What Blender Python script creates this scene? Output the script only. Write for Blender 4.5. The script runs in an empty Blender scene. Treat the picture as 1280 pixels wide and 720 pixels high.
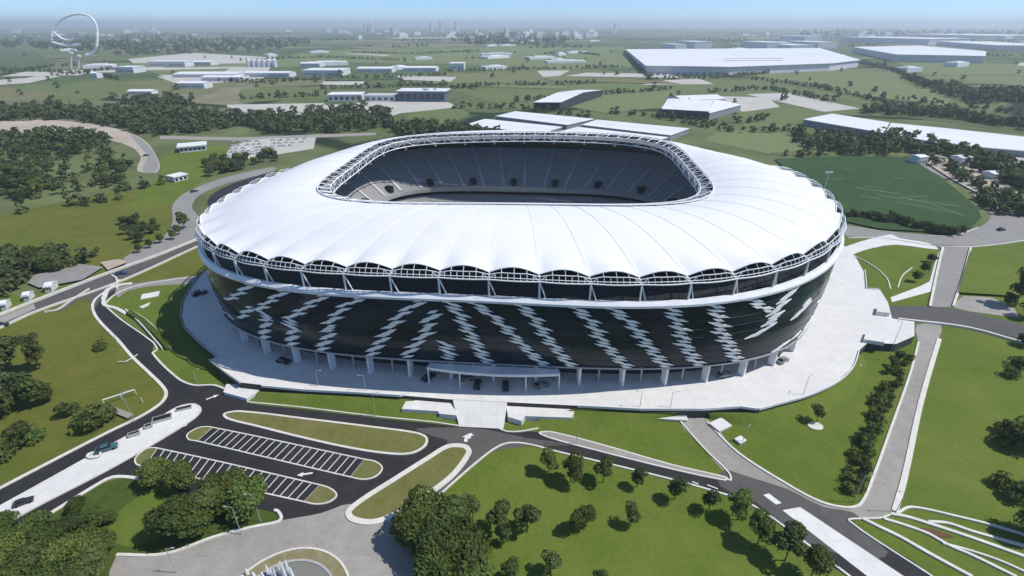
import bpy, math, random
import numpy as np
from mathutils import Vector, Matrix
SC = bpy.context.scene
COL = SC.collection
rnd = random.Random(7)
R = math.radians

# ------------------------------------------------------------------ camera, sky, sun, exposure
CAM_H, FPX, HOR = 92.2, 640.0, 30.6           # camera height in m, focal length and horizon row of the 1280 px photo
PITCH = math.atan((360 - HOR) / FPX)
cam_d = bpy.data.cameras.new('camera'); cam = bpy.data.objects.new('camera', cam_d); COL.objects.link(cam)
cam.location = (0, 0, CAM_H); cam.rotation_euler = (math.pi / 2 - PITCH, 0, 0)
cam_d.sensor_width = 36; cam_d.lens = 36 * FPX / 1280; cam_d.clip_start = 1; cam_d.clip_end = 120000
SC.camera = cam

SUN_AZ, SUN_EL = -4, 55                        # azimuth from +X towards +Y
w = bpy.data.worlds.new('World'); SC.world = w; w.use_nodes = True
nt = w.node_tree; bg = nt.nodes['Background']
sky = nt.nodes.new('ShaderNodeTexSky'); sky.sky_type = 'NISHITA'; sky.sun_disc = False
sky.sun_elevation = R(SUN_EL); sky.sun_rotation = R(90 - SUN_AZ); sky.altitude = 0; sky.air_density = 0.7; sky.dust_density = 0.0; sky.ozone_density = 6.0
tc = nt.nodes.new('ShaderNodeTexCoord'); sx = nt.nodes.new('ShaderNodeSeparateXYZ'); nt.links.new(tc.outputs['Generated'], sx.inputs[0])
cr = nt.nodes.new('ShaderNodeValToRGB'); nt.links.new(sx.outputs['Z'], cr.inputs[0])
cr.color_ramp.elements[0].position = 0.0; cr.color_ramp.elements[0].color = (.50, .60, .72, 1)
cr.color_ramp.elements[1].position = .5; cr.color_ramp.elements[1].color = (1.0, .89, .76, 1)
e_ = cr.color_ramp.elements.new(.10); e_.color = (.47, .60, .74, 1)
mu = nt.nodes.new('ShaderNodeMix'); mu.data_type = 'RGBA'; mu.blend_type = 'MULTIPLY'; mu.inputs[0].default_value = 1
nt.links.new(sky.outputs[0], mu.inputs[6]); nt.links.new(cr.outputs[0], mu.inputs[7]); nt.links.new(mu.outputs[2], bg.inputs[0]); bg.inputs[1].default_value = 0.15
sd = bpy.data.lights.new('sun', 'SUN'); sd.energy = 3.15; sd.angle = R(0.53); sd.color = (1, .955, .89)
sun = bpy.data.objects.new('sun', sd); COL.objects.link(sun)
sv = Vector((math.cos(R(SUN_EL)) * math.cos(R(SUN_AZ)), math.cos(R(SUN_EL)) * math.sin(R(SUN_AZ)), math.sin(R(SUN_EL))))
sun.rotation_euler = sv.to_track_quat('Z', 'Y').to_euler(); sun.location = (300, 100, 300)
SC.view_settings.view_transform = 'Standard'; SC.view_settings.look = 'None'; SC.view_settings.gamma = 1
SC.view_settings.use_curve_mapping = False; SC.view_settings.exposure = 0.46
SC.cycles.use_denoising = True
SC.cycles.max_bounces = 6; SC.cycles.volume_bounces = 1; SC.cycles.diffuse_bounces = 3; SC.cycles.glossy_bounces = 3
SC.cycles.transparent_max_bounces = 6

# ------------------------------------------------------------------ helpers
def G(px, py, z=0.0):
    """ground point (at height z) that the surveyed photo position px,py stands on"""
    u = (px - 640) / FPX; v = (py - 360) / FPX
    c, s = math.cos(PITCH), math.sin(PITCH)
    dy = c - v * s; dz = -s - v * c
    t = (z - CAM_H) / dz
    return Vector((u * t, dy * t, z))

def smooth(pts, closed=True, sub=5):
    P = [Vector(p) for p in pts]; n = len(P); out = []
    rng = range(n) if closed else range(n - 1)
    for i in rng:
        p0 = P[(i - 1) % n] if closed or i > 0 else P[i]
        p1 = P[i]; p2 = P[(i + 1) % n]
        p3 = P[(i + 2) % n] if closed or i + 2 < n else p2
        for k in range(sub):
            t = k / sub
            # centripetal-ish: limit tangents
            l = (p2 - p1).length
            m1 = (p2 - p0); m2 = (p3 - p1)
            m1 = m1 * (l / max((p1 - p0).length + l, 1e-6)); m2 = m2 * (l / max((p3 - p2).length + l, 1e-6))
            h = (2*t**3-3*t**2+1)*p1 + (t**3-2*t**2+t)*m1 + (-2*t**3+3*t**2)*p2 + (t**3-t**2)*m2
            out.append(h)
    if not closed: out.append(P[-1])
    return out

class MB:
    def __init__(s): s.v = []; s.f = []; s.mi = []; s.uv = None
    def add(s, vs, fs, mi=0):
        b = len(s.v); s.v += [tuple(p) for p in vs]
        for f in fs: s.f.append(tuple(b + i for i in f)); s.mi.append(mi)
    def quad(s, a, b, c, d, mi=0): s.add([a, b, c, d], [(0, 1, 2, 3)], mi)
    def box(s, c, size, rz=0, mi=0, tilt=None):
        x, y, z = [q / 2 for q in size]
        M = Matrix.Rotation(rz, 3, 'Z')
        if tilt is not None: M = M @ tilt
        vs = [Vector(c) + M @ Vector((i * x, j * y, k * z)) for k in (-1, 1) for j in (-1, 1) for i in (-1, 1)]
        s.add(vs, [(0, 2, 3, 1), (4, 5, 7, 6), (0, 1, 5, 4), (2, 6, 7, 3), (0, 4, 6, 2), (1, 3, 7, 5)], mi)
    def tube(s, p0, p1, r, n=6, r1=None, mi=0, cap=True):
        p0 = Vector(p0); p1 = Vector(p1); d = p1 - p0
        if d.length < 1e-6: return
        q = d.to_track_quat('Z', 'Y'); r1 = r if r1 is None else r1
        ring = [q @ Vector((math.cos(2*math.pi*i/n), math.sin(2*math.pi*i/n), 0)) for i in range(n)]
        vs = [p0 + e * r for e in ring] + [p1 + e * r1 for e in ring]
        fs = [(i, (i + 1) % n, n + (i + 1) % n, n + i) for i in range(n)]
        if cap: fs += [tuple(range(n))[::-1], tuple(range(n, 2 * n))]
        s.add(vs, fs, mi)
    def path(s, pts, r, n=6, closed=False, mi=0):
        m = len(pts)
        for i in range(m if closed else m - 1): s.tube(pts[i], pts[(i + 1) % m], r, n, mi=mi, cap=False)
    def prism(s, pts, z0, z1, mi=0, top_mi=None, bottom=True):
        n = len(pts)
        lo = [(p[0], p[1], z0) for p in pts]; hi = [(p[0], p[1], z1) for p in pts]
        s.add(lo + hi, [(i, (i + 1) % n, n + (i + 1) % n, n + i) for i in range(n)], mi)
        s.add(hi, [tuple(range(n))], mi if top_mi is None else top_mi)
        if bottom: s.add(lo, [tuple(range(n))[::-1]], mi)
    def ribbon(s, pts, wd, z0, z1, closed=False, mi=0):
        """kerb: a box section swept along a ground line"""
        n = len(pts); L = []; Rr = []
        for i in range(n):
            a = Vector(pts[(i - 1) % n] if closed or i else pts[i]); b = Vector(pts[(i + 1) % n] if closed or i < n - 1 else pts[i])
            d = (b - a); d.z = 0
            if d.length < 1e-6: d = Vector((1, 0, 0))
            d.normalize(); nn = Vector((-d.y, d.x, 0)) * (wd / 2); p = Vector(pts[i])
            L.append((p.x + nn.x, p.y + nn.y)); Rr.append((p.x - nn.x, p.y - nn.y))
        vs = []
        for l, r in zip(L, Rr): vs += [(l[0], l[1], z0), (l[0], l[1], z1), (r[0], r[1], z1), (r[0], r[1], z0)]
        fs = []
        for i in range(n if closed else n - 1):
            a = 4 * i; b = 4 * ((i + 1) % n)
            for k in range(3): fs.append((a + k, a + k + 1, b + k + 1, b + k))
        if not closed: fs += [(0, 3, 2, 1), (4*n-4, 4*n-3, 4*n-2, 4*n-1)]
        s.add(vs, fs, mi)
    def mesh(s, name, mats, smooth_=False):
        me = bpy.data.meshes.new(name); me.from_pydata(s.v, [], s.f)
        for m in (mats if isinstance(mats, (list, tuple)) else [mats]): me.materials.append(m)
        if any(s.mi): me.polygons.foreach_set('material_index', s.mi)
        if smooth_: me.polygons.foreach_set('use_smooth', [True] * len(s.f))
        me.update(); return me
    def build(s, name, mats, parent=None, smooth_=False):
        o = bpy.data.objects.new(name, s.mesh(name, mats, smooth_)); COL.objects.link(o)
        if parent is not None: o.parent = parent
        return o

def tag(o, label=None, cat=None, group=None, kind=None):
    if label: o['label'] = label
    if cat: o['category'] = cat
    if group: o['group'] = group
    if kind: o['kind'] = kind
    return o
def thing(name, label, cat, loc=(0, 0, 0), rz=0, group=None):
    o = bpy.data.objects.new(name, None); COL.objects.link(o); o.location = loc; o.rotation_euler = (0, 0, rz); o.empty_display_size = .5
    return tag(o, label, cat, group)
def copy_thing(root, loc, rz=0, scale=1.0, label=None, group=None):
    c = root.copy(); COL.objects.link(c); c.location = loc; c.rotation_euler = (0, 0, rz); c.scale = (scale,) * 3 if not isinstance(scale, tuple) else scale
    if label: c['label'] = label
    if group: c['group'] = group
    for ch in KIDS.get(root.name, []):
        d = ch.copy(); COL.objects.link(d); d.parent = c
        for g in KIDS.get(ch.name, []):
            e = g.copy(); COL.objects.link(e); e.parent = d
    return c
KIDS = {}
def kids(root, *ch): KIDS[root.name] = list(ch); return root

# ------------------------------------------------------------------ materials
def mat(name, col, rough=.8, spec=.3, metal=0.0, var=None, scale=1.0, bump=0.0, detail=4, grid=None):
    """principled material; var = second colour mixed in by noise at `scale` (1/m)"""
    m = bpy.data.materials.new(name); m.use_nodes = True; nt = m.node_tree; b = nt.nodes['Principled BSDF']
    b.inputs['Base Color'].default_value = (*col, 1); b.inputs['Roughness'].default_value = rough
    b.inputs['Specular IOR Level'].default_value = spec; b.inputs['Metallic'].default_value = metal
    if grid is not None:
        ge0 = nt.nodes.new('ShaderNodeNewGeometry'); bk = nt.nodes.new('ShaderNodeTexBrick'); bk.offset = grid[3] if len(grid) > 3 else .5
        bk.inputs['Scale'].default_value = 1; bk.inputs['Brick Width'].default_value = grid[0]; bk.inputs['Row Height'].default_value = grid[1]; bk.inputs['Mortar Size'].default_value = grid[2]; bk.inputs['Mortar Smooth'].default_value = .4
        bk.inputs['Color1'].default_value = (1, 1, 1, 1); bk.inputs['Color2'].default_value = (.95, .95, .95, 1); bk.inputs['Mortar'].default_value = (.86, .86, .85, 1)
        nt.links.new(ge0.outputs['Position'], bk.inputs['Vector'])
    if var is not None:
        ge = nt.nodes.new('ShaderNodeNewGeometry')
        layers = scale if isinstance(scale, (list, tuple)) else [scale]
        fac = None
        for sc in layers:
            n = nt.nodes.new('ShaderNodeTexNoise'); n.inputs['Scale'].default_value = sc; n.inputs['Detail'].default_value = detail; n.inputs['Roughness'].default_value = .6
            nt.links.new(ge.outputs['Position'], n.inputs['Vector'])
            if fac is None: fac = n.outputs['Fac']
            else:
                a = nt.nodes.new('ShaderNodeMath'); a.operation = 'ADD'; nt.links.new(fac, a.inputs[0]); nt.links.new(n.outputs['Fac'], a.inputs[1])
                fac = a.outputs[0]
        mr = nt.nodes.new('ShaderNodeMapRange'); k = len(layers)
        mr.inputs['From Min'].default_value = .36 * k; mr.inputs['From Max'].default_value = .64 * k
        nt.links.new(fac, mr.inputs['Value'])
        mx = nt.nodes.new('ShaderNodeMix'); mx.data_type = 'RGBA'; mx.inputs[6].default_value = (*col, 1); mx.inputs[7].default_value = (*var, 1)
        nt.links.new(mr.outputs[0], mx.inputs[0]); out = mx.outputs[2]
        if grid is not None:
            ml = nt.nodes.new('ShaderNodeMix'); ml.data_type = 'RGBA'; ml.blend_type = 'MULTIPLY'; ml.inputs[0].default_value = 1
            nt.links.new(out, ml.inputs[6]); nt.links.new(bk.outputs['Color'], ml.inputs[7]); out = ml.outputs[2]
        nt.links.new(out, b.inputs['Base Color'])
        if bump:
            bp = nt.nodes.new('ShaderNodeBump'); bp.inputs['Strength'].default_value = bump; bp.inputs['Distance'].default_value = .3
            nt.links.new(fac, bp.inputs['Height']); nt.links.new(bp.outputs[0], b.inputs['Normal'])
    return m

M = {}
M['lawn'] = mat('lawn_grass', (.078, .128, .016), .95, .1, var=(.150, .182, .038), scale=[.018, .09, .9], bump=.3)
M['meadow'] = mat('meadow_grass', (.155, .155, .034), .95, .1, var=(.080, .108, .018), scale=[.02, .12, .9], bump=.3)
M['dry_grass'] = mat('dry_grass', (.125, .135, .036), .95, .1, var=(.18, .17, .07), scale=[.1, .6], bump=.3)
M['dark_grass'] = mat('coarse_grass', (.045, .08, .014), .95, .1, var=(.085, .11, .025), scale=[.06, .5], bump=.4)  # darker green than the lawn
M['pitch_grass'] = mat('training_turf', (.030, .070, .022), .95, .1, var=(.050, .092, .034), scale=[.02, .15])
M['asphalt'] = mat('fresh_asphalt', (.014, .0135, .016), .8, .25, var=(.042, .040, .043), scale=[.03, .25, 2.5])
M['asphalt_worn'] = mat('worn_asphalt', (.075, .073, .074), .85, .2, var=(.12, .115, .11), scale=[.05, .5, 3.])
M['road_pale'] = mat('pale_concrete_road', (.25, .235, .215), .85, .2, var=(.38, .36, .33), scale=[.04, .3, 2.], grid=(9, 5, .07))
M['road_mid'] = mat('grey_road', (.22, .21, .205), .85, .2, var=(.31, .30, .285), scale=[.05, .4, 2.5])
M['kerb'] = mat('white_kerb', (.72, .70, .65), .7, .3, var=(.55, .53, .48), scale=[.3, 2.])
M['paving'] = mat('white_paving', (.74, .735, .72), .75, .3, var=(.62, .61, .59), scale=[.04, .4, 2.5], grid=(4.0, 4.0, .09, 0))
M['paint'] = mat('road_paint', (.78, .78, .76), .6, .3, var=(.6, .6, .58), scale=[.5, 3.])
M['white_steel'] = mat('white_steel', (.78, .79, .80), .4, .5)
M['white_panel'] = mat('white_cladding', (.80, .81, .82), .35, .5, var=(.70, .71, .73), scale=.3)
M['concrete'] = mat('grey_concrete', (.42, .42, .42), .8, .3, var=(.33, .33, .33), scale=[.2, 1.5])
M['dark'] = mat('dark_louvre_and_opening', (.012, .013, .015), .6, .3)
M['dark_steel'] = mat('dark_steel', (.10, .105, .11), .5, .4)
M['seat'] = mat('grey_seats', (.33, .33, .335), .6, .3, var=(.39, .39, .395), scale=[.3, 2.])
M['aisle'] = mat('pale_stair', (.50, .51, .52), .8, .2)
M['earth'] = mat('bare_earth', (.36, .30, .24), .95, .1, var=(.48, .43, .37), scale=[.02, .15])
M['pale_ground'] = mat('pale_gravel', (.42, .41, .37), .95, .1, var=(.52, .50, .46), scale=[.02, .1])
M['roof_white'] = mat('white_roof_sheet', (.78, .79, .80), .6, .3, var=(.70, .71, .72), scale=[.008, .05], grid=(60, 7, .3, 0))
M['roof_grey'] = mat('grey_roof_sheet', (.45, .47, .49), .6, .3, var=(.55, .56, .57), scale=[.01, .05])
M['wall_white'] = mat('white_wall', (.66, .67, .68), .8, .2, var=(.58, .59, .60), scale=.05)
M['wall_grey'] = mat('grey_wall', (.25, .27, .29), .8, .2)
M['wall_dark'] = mat('dark_wall', (.035, .045, .055), .5, .4)
M['wall_blue'] = mat('blue_grey_wall', (.10, .15, .21), .5, .4)
M['glass_dark'] = mat('window_glass', (.02, .025, .03), .1, .6)
M['bark'] = mat('bark', (.10, .075, .05), .9, .1, var=(.16, .12, .085), scale=3.)
M['rubber'] = mat('tyre_rubber', (.012, .012, .012), .8, .2)
M['car_white'] = mat('white_car_paint', (.72, .72, .72), .25, .5)
M['car_dark'] = mat('dark_car_paint', (.03, .035, .045), .25, .5)
M['car_grey'] = mat('grey_car_paint', (.25, .26, .28), .25, .5)
M['car_teal'] = mat('teal_car_paint', (.05, .12, .15), .25, .5)
M['brick'] = mat('red_brown_path', (.16, .07, .045), .9, .2, var=(.10, .07, .035), scale=.6)
M['water'] = mat('pool_water', (.20, .20, .17), .15, .5)

def leaf_mat(name, c1, c2):
    m = bpy.data.materials.new(name); m.use_nodes = True; nt = m.node_tree; b = nt.nodes['Principled BSDF']
    ge = nt.nodes.new('ShaderNodeNewGeometry'); oi = nt.nodes.new('ShaderNodeObjectInfo')
    mx = nt.nodes.new('ShaderNodeMix'); mx.data_type = 'RGBA'; mx.inputs[6].default_value = (*c1, 1); mx.inputs[7].default_value = (*c2, 1)
    nt.links.new(ge.outputs['Random Per Island'], mx.inputs[0])
    hs = nt.nodes.new('ShaderNodeHueSaturation'); mr = nt.nodes.new('ShaderNodeMapRange')
    mr.inputs['To Min'].default_value = .7; mr.inputs['To Max'].default_value = 1.45
    hr = nt.nodes.new('ShaderNodeMapRange'); hr.inputs['To Min'].default_value = .475; hr.inputs['To Max'].default_value = .515; wn = nt.nodes.new('ShaderNodeTexWhiteNoise'); wn.noise_dimensions = '1D'; nt.links.new(oi.outputs['Random'], wn.inputs['W']); nt.links.new(wn.outputs['Value'], hr.inputs['Value']); nt.links.new(hr.outputs[0], hs.inputs['Hue'])
    nt.links.new(oi.outputs['Random'], mr.inputs['Value']); nt.links.new(mr.outputs[0], hs.inputs['Value'])
    nt.links.new(mx.outputs[2], hs.inputs['Color']); nt.links.new(hs.outputs[0], b.inputs['Base Color'])
    b.inputs['Roughness'].default_value = .7; b.inputs['Specular IOR Level'].default_value = .2
    tr = nt.nodes.new('ShaderNodeBsdfTranslucent'); nt.links.new(hs.outputs[0], tr.inputs[0])
    ms = nt.nodes.new('ShaderNodeMixShader'); ms.inputs[0].default_value = .22
    nt.links.new(b.outputs[0], ms.inputs[1]); nt.links.new(tr.outputs[0], ms.inputs[2]); nt.links.new(ms.outputs[0], nt.nodes['Material Output'].inputs[0])
    return m
M['leaf'] = leaf_mat('tree_leaves', (.056, .092, .018), (.130, .168, .040))
M['leaf_dark'] = leaf_mat('dark_tree_leaves', (.044, .074, .020), (.105, .135, .040))
M['leaf_light'] = leaf_mat('light_tree_leaves', (.050, .080, .020), (.10, .125, .040))
M['leaf_far'] = leaf_mat('far_tree_leaves', (.036, .062, .022), (.090, .120, .042))
# ------------------------------------------------------------------ ground, lawns, roads (the setting)
def ground_mat():
    m = bpy.data.materials.new('field_ground'); m.use_nodes = True; nt = m.node_tree; b = nt.nodes['Principled BSDF']
    ge = nt.nodes.new('ShaderNodeNewGeometry')
    mp = nt.nodes.new('ShaderNodeMapping'); mp.inputs['Scale'].default_value = (1/620, 1/420, 0); mp.inputs['Rotation'].default_value = (0, 0, .25)
    nt.links.new(ge.outputs['Position'], mp.inputs['Vector'])
    nz = nt.nodes.new('ShaderNodeTexNoise'); nz.inputs['Scale'].default_value = 1.3; nz.inputs['Detail'].default_value = 2
    nt.links.new(mp.outputs[0], nz.inputs['Vector'])
    va = nt.nodes.new('ShaderNodeVectorMath'); va.operation = 'MULTIPLY_ADD'; va.inputs[1].default_value = (.35, .35, 0)
    nt.links.new(nz.outputs['Color'], va.inputs[0]); nt.links.new(mp.outputs[0], va.inputs[2])
    vo = nt.nodes.new('ShaderNodeTexVoronoi'); vo.inputs['Scale'].default_value = 1; vo.inputs['Randomness'].default_value = .85
    nt.links.new(va.outputs[0], vo.inputs['Vector'])
    ve = nt.nodes.new('ShaderNodeTexVoronoi'); ve.feature = 'DISTANCE_TO_EDGE'; ve.inputs['Scale'].default_value = 1; ve.inputs['Randomness'].default_value = .85
    nt.links.new(va.outputs[0], ve.inputs['Vector'])
    sp = nt.nodes.new('ShaderNodeSeparateColor'); nt.links.new(vo.outputs['Color'], sp.inputs[0])
    cr = nt.nodes.new('ShaderNodeValToRGB'); cr.color_ramp.interpolation = 'CONSTANT'
    cols = [(0, (.095, .130, .048)), (.22, (.125, .150, .062)), (.4, (.080, .112, .042)), (.58, (.155, .165, .080)), (.74, (.105, .140, .055)), (.88, (.20, .19, .115))]
    cr.color_ramp.elements[0].color = (*cols[0][1], 1); cr.color_ramp.elements[1].position = .22; cr.color_ramp.elements[1].color = (*cols[1][1], 1)
    for p, c in cols[2:]:
        e = cr.color_ramp.elements.new(p); e.color = (*c, 1)
    nt.links.new(sp.outputs[0], cr.inputs[0])
    # hedge lines between the fields
    mr = nt.nodes.new('ShaderNodeMapRange'); mr.inputs['From Min'].default_value = .012; mr.inputs['From Max'].default_value = .03
    nt.links.new(ve.outputs[0], mr.inputs['Value'])
    mx = nt.nodes.new('ShaderNodeMix'); mx.data_type = 'RGBA'; mx.inputs[6].default_value = (.022, .040, .014, 1)
    nt.links.new(mr.outputs[0], mx.inputs[0]); nt.links.new(cr.outputs[0], mx.inputs[7])
    # mottling
    n2 = nt.nodes.new('ShaderNodeTexNoise'); n2.inputs['Scale'].default_value = .02; n2.inputs['Detail'].default_value = 8; n2.inputs['Roughness'].default_value = .65
    nt.links.new(ge.outputs['Position'], n2.inputs['Vector'])
    m2 = nt.nodes.new('ShaderNodeMapRange'); m2.inputs['From Min'].default_value = .3; m2.inputs['From Max'].default_value = .7; m2.inputs['To Min'].default_value = .65; m2.inputs['To Max'].default_value = 1.3
    nt.links.new(n2.outputs[0], m2.inputs['Value'])
    hs = nt.nodes.new('ShaderNodeHueSaturation'); nt.links.new(m2.outputs[0], hs.inputs['Value']); nt.links.new(mx.outputs[2], hs.inputs['Color'])
    nt.links.new(hs.outputs[0], b.inputs['Base Color']); b.inputs['Roughness'].default_value = .95; b.inputs['Specular IOR Level'].default_value = .1
    return m
M['ground'] = ground_mat()
g = MB(); S_ = 42000; g.add([(-S_, -S_, 0), (S_, -S_, 0), (S_, S_, 0), (-S_, S_, 0)], [(0, 1, 2, 3)])
tag(g.build('ground', M['ground']), kind='structure')

import bmesh
_z = [0.02]
def sheet(name, px, m, sm=True, sub=4, z=None, step=.004, world=False):
    """a flat ground sheet; every one gets a level of its own"""
    pts = px if world else [G(*p) for p in px]
    if sm: pts = smooth(pts, True, sub)
    _z[0] += step; zz = _z[0] if z is None else z
    bm = bmesh.new(); vs = [bm.verts.new((p[0], p[1], zz)) for p in pts]
    f = bm.faces.new(vs); f.normal_update()
    if f.normal.z < 0: f.normal_flip()
    bmesh.ops.triangulate(bm, faces=[f])
    me = bpy.data.meshes.new(name); bm.to_mesh(me); bm.free(); me.materials.append(m)
    o = bpy.data.objects.new(name, me); COL.objects.link(o)
    return tag(o, kind='structure')
def kerb(px, wd=.5, h=.16, sm=True, closed=False, m=None, name='kerb', sub=5):
    pts = [G(*p) for p in px]
    if sm: pts = smooth(pts, closed, sub)
    b = MB(); b.ribbon(pts, wd, 0, h + _z[0], closed); _z[0] += .0007
    return tag(b.build(name, m or M['kerb']), kind='structure')
def island(px, m, wd=.7, h=.13, sub=5, name='traffic_island'):
    pts = smooth([G(*p) for p in px], True, sub)
    k = MB(); k.ribbon(pts, wd, 0, h + _z[0] + .03, True); tag(k.build('kerb', M['kerb']), kind='structure')
    sheet(name, pts, m, sm=False, z=_z[0] + h, world=True)
def line_strip(pts, wd, z): 
    b = MB(); n = len(pts); L = []
    for i in range(n):
        a = Vector(pts[max(i-1, 0)]); c = Vector(pts[min(i+1, n-1)]); d = c - a; d.z = 0; d.normalize(); nn = Vector((-d.y, d.x, 0)) * wd / 2
        L.append((Vector(pts[i]) - nn, Vector(pts[i]) + nn))
    for i in range(n - 1):
        q = [L[i][0], L[i+1][0], L[i+1][1], L[i][1]]
        b.add([(p.x, p.y, z) for p in q], [(0, 1, 2, 3)])
    return b

# near grass under everything round the stadium
sheet('lawn', [(-60, 330), (30, 372), (140, 322), (250, 280), (330, 215), (640, 205), (960, 215), (1060, 292), (1180, 312), (1400, 290), (1500, 760), (640, 800), (-300, 800)], M['lawn'])
sheet('meadow', [(-40, 412), (44, 390), (112, 362), (122, 398), (160, 445), (200, 483), (203, 503), (130, 543), (0, 608), (-80, 640), (-90, 500)], M['meadow'], sub=3)
sheet('meadow', [(112, 366), (150, 352), (247, 309), (262, 330), (252, 350), (190, 357), (140, 363)], M['meadow'], sm=False)
sheet('meadow', [(-40, 300), (10, 268), (80, 252), (150, 240), (215, 238), (214, 258), (212, 285), (170, 318), (100, 335), (30, 345), (-40, 350)], M['meadow'])
sheet('meadow', [(200, 220), (208, 190), (280, 182), (300, 196), (260, 222), (215, 252), (160, 262)], M['lawn'])
sheet('lawn', [(-40, 690), (60, 645), (130, 603), (178, 600), (215, 620), (345, 642), (350, 650), (312, 661), (262, 674), (205, 694), (146, 694), (150, 760), (-60, 780)], M['dark_grass'], sub=3)
sheet('lawn', [(135, 668), (148, 640), (190, 615), (208, 640), (205, 665), (165, 684)], M['lawn'])
# asphalt: stadium forecourt road, car park lanes
sheet('road', [(137, 360), (120, 373), (116, 385), (123, 400), (148, 426), (165, 446), (187, 467), (204, 484), (208, 493), (202, 504), (178, 520), (133, 542), (67, 576), (-40, 634),
   (-80, 720), (0, 681), (67, 640), (129, 602), (142, 597), (178, 599), (260, 625), (343, 641), (352, 650), (400, 643), (440, 640), (500, 640), (520, 650), (536, 631), (600, 574), (629, 556), (655, 555), (700, 566), (800, 590), (880, 611), (940, 632), (1005, 678), (1063, 722), (1166, 722), (1061, 652), (1076, 649), (1101, 648), (1118, 641),
   (1100, 612), (1080, 630), (1059, 636), (1026, 629), (984, 607), (922, 590), (905, 598), (880, 594), (820, 578), (740, 557), (673, 540), (633, 540), (622, 536), (574, 534), (540, 528), (469, 520), (380, 509), (309, 502), (300, 493), (282, 487), (267, 482), (242, 482), (222, 473), (191, 440), (192, 426), (172, 412), (150, 396), (132, 384), (133, 374), (150, 366)], M['asphalt'], sub=3)
sheet('road', [(520, 536), (600, 536), (660, 548), (720, 556), (660, 558), (615, 566), (560, 610), (520, 650), (440, 645), (440, 630), (535, 572), (560, 552), (540, 545)], M['asphalt_worn'], sub=3)
# pale road at the bottom, in front of the fountain
sheet('road', [(146, 694), (207, 694), (267, 673), (313, 661), (350, 651), (400, 642), (440, 630), (470, 655), (500, 645), (528, 650), (500, 672), (520, 700), (530, 760), (150, 760)], M['road_pale'], sub=3)
# right hand roads
sheet('road', [(848, 524), (884, 524), (922, 566), (984, 606), (1030, 629), (1062, 634), (1078, 628), (1094, 592), (1113, 537), (1138, 466), (1148, 430), (1146, 406), (1176, 406), (1170, 432), (1151, 503), (1130, 599), (1118, 641), (1076, 648), (1040, 640), (985, 630), (950, 618), (910, 594), (880, 562)], M['road_pale'], sub=3)
sheet('road', [(905, 588), (935, 596), (985, 612), (1030, 634), (1064, 640), (1076, 650), (1061, 652), (1110, 690), (1080, 700), (1005, 676), (945, 628), (900, 608)], M['asphalt_worn'], sub=3)
sheet('road_marking', [(978, 638), (1000, 634), (1132, 722), (1086, 722)], M['paving'], sm=False)
sheet('road_marking', [(954, 619), (961, 617), (977, 629), (970, 631)], M['paint'], sm=False)
# the east road network
sheet('road', [(1052, 283), (1108, 290), (1147, 294), (1190, 295), (1222, 285), (1238, 272), (1230, 256), (1205, 235), (1136, 200), (1146, 199), (1215, 232), (1262, 262), (1300, 262), (1330, 290), (1280, 300), (1215, 308), (1172, 306), (1105, 297), (1060, 296)], M['road_mid'], sub=3)
sheet('road', [(1178, 308), (1211, 308), (1192, 384), (1163, 384)], M['road_mid'], sm=False)
sheet('road', [(1100, 386), (1113, 383), (1165, 383), (1200, 388), (1280, 406), (1400, 430), (1400, 455), (1280, 428), (1210, 408), (1120, 400)], M['asphalt_worn'], sub=3)
sheet('path', [(1050, 316), (1058, 308), (1113, 293), (1125, 298), (1160, 304), (1172, 312), (1120, 306), (1080, 313), (1056, 322)], M['paving'], sub=3)
sheet('path', [(1113, 372), (1150, 358), (1162, 352), (1168, 330), (1175, 312), (1180, 310), (1172, 342), (1166, 364), (1115, 378)], M['paving'], sm=False)
sheet('pavement', [(1188, 384), (1204, 370), (1240, 372), (1268, 386), (1275, 398), (1215, 390)], M['road_pale'], sm=False)
# the west highway and its slip road
sheet('road', [(-60, 422), (0, 398), (40, 380), (131, 345), (200, 320), (250, 300), (256, 306), (247, 309), (150, 352), (44, 390), (0, 410), (-60, 435)], M['asphalt_worn'], sub=3)
sheet('road', [(-60, 420), (0, 397), (42, 380), (45, 386), (0, 406), (-60, 430)], M['road_pale'], sm=False)
sheet('road', [(340, 209), (281, 222), (234, 240), (216, 256), (216, 278), (204, 296), (165, 316), (150, 330), (165, 332), (205, 315), (250, 298), (258, 284), (246, 268), (240, 258), (250, 244), (282, 230), (342, 214)], M['road_mid'], sub=3)
sheet('car_park', [(262, 262), (262, 246), (290, 230), (345, 214), (345, 222), (300, 250), (272, 266)], M['asphalt'], sub=3)
sheet('road', [(60, 391), (90, 377), (104, 364), (135, 348), (147, 352), (148, 360), (128, 372), (119, 386), (108, 373), (97, 376), (80, 388)], M['asphalt_worn'], sm=False)
sheet('path', [(146, 361), (168, 355), (244, 345), (250, 349), (246, 354), (190, 358), (160, 364), (148, 372)], M['road_mid'], sub=3)
sheet('road', [(-40, 155), (20, 150), (90, 152), (150, 162), (180, 175), (198, 200), (196, 216), (172, 214), (176, 196), (160, 182), (120, 172), (60, 166), (-40, 168)], M['earth'], sub=3)
sheet('road', [(164, 168), (176, 174), (192, 190), (198, 206), (192, 216), (178, 214), (184, 196), (172, 180)], M['road_mid'], sub=3)
sheet('road', [(200, 170), (300, 172), (400, 168), (470, 166), (470, 169), (400, 172), (300, 176), (200, 174)], M['road_pale'], sm=False)
sheet('car_park', [(275, 203), (290, 182), (320, 174), (395, 172), (392, 186), (330, 196)], M['pale_ground'], sm=False)
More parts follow.
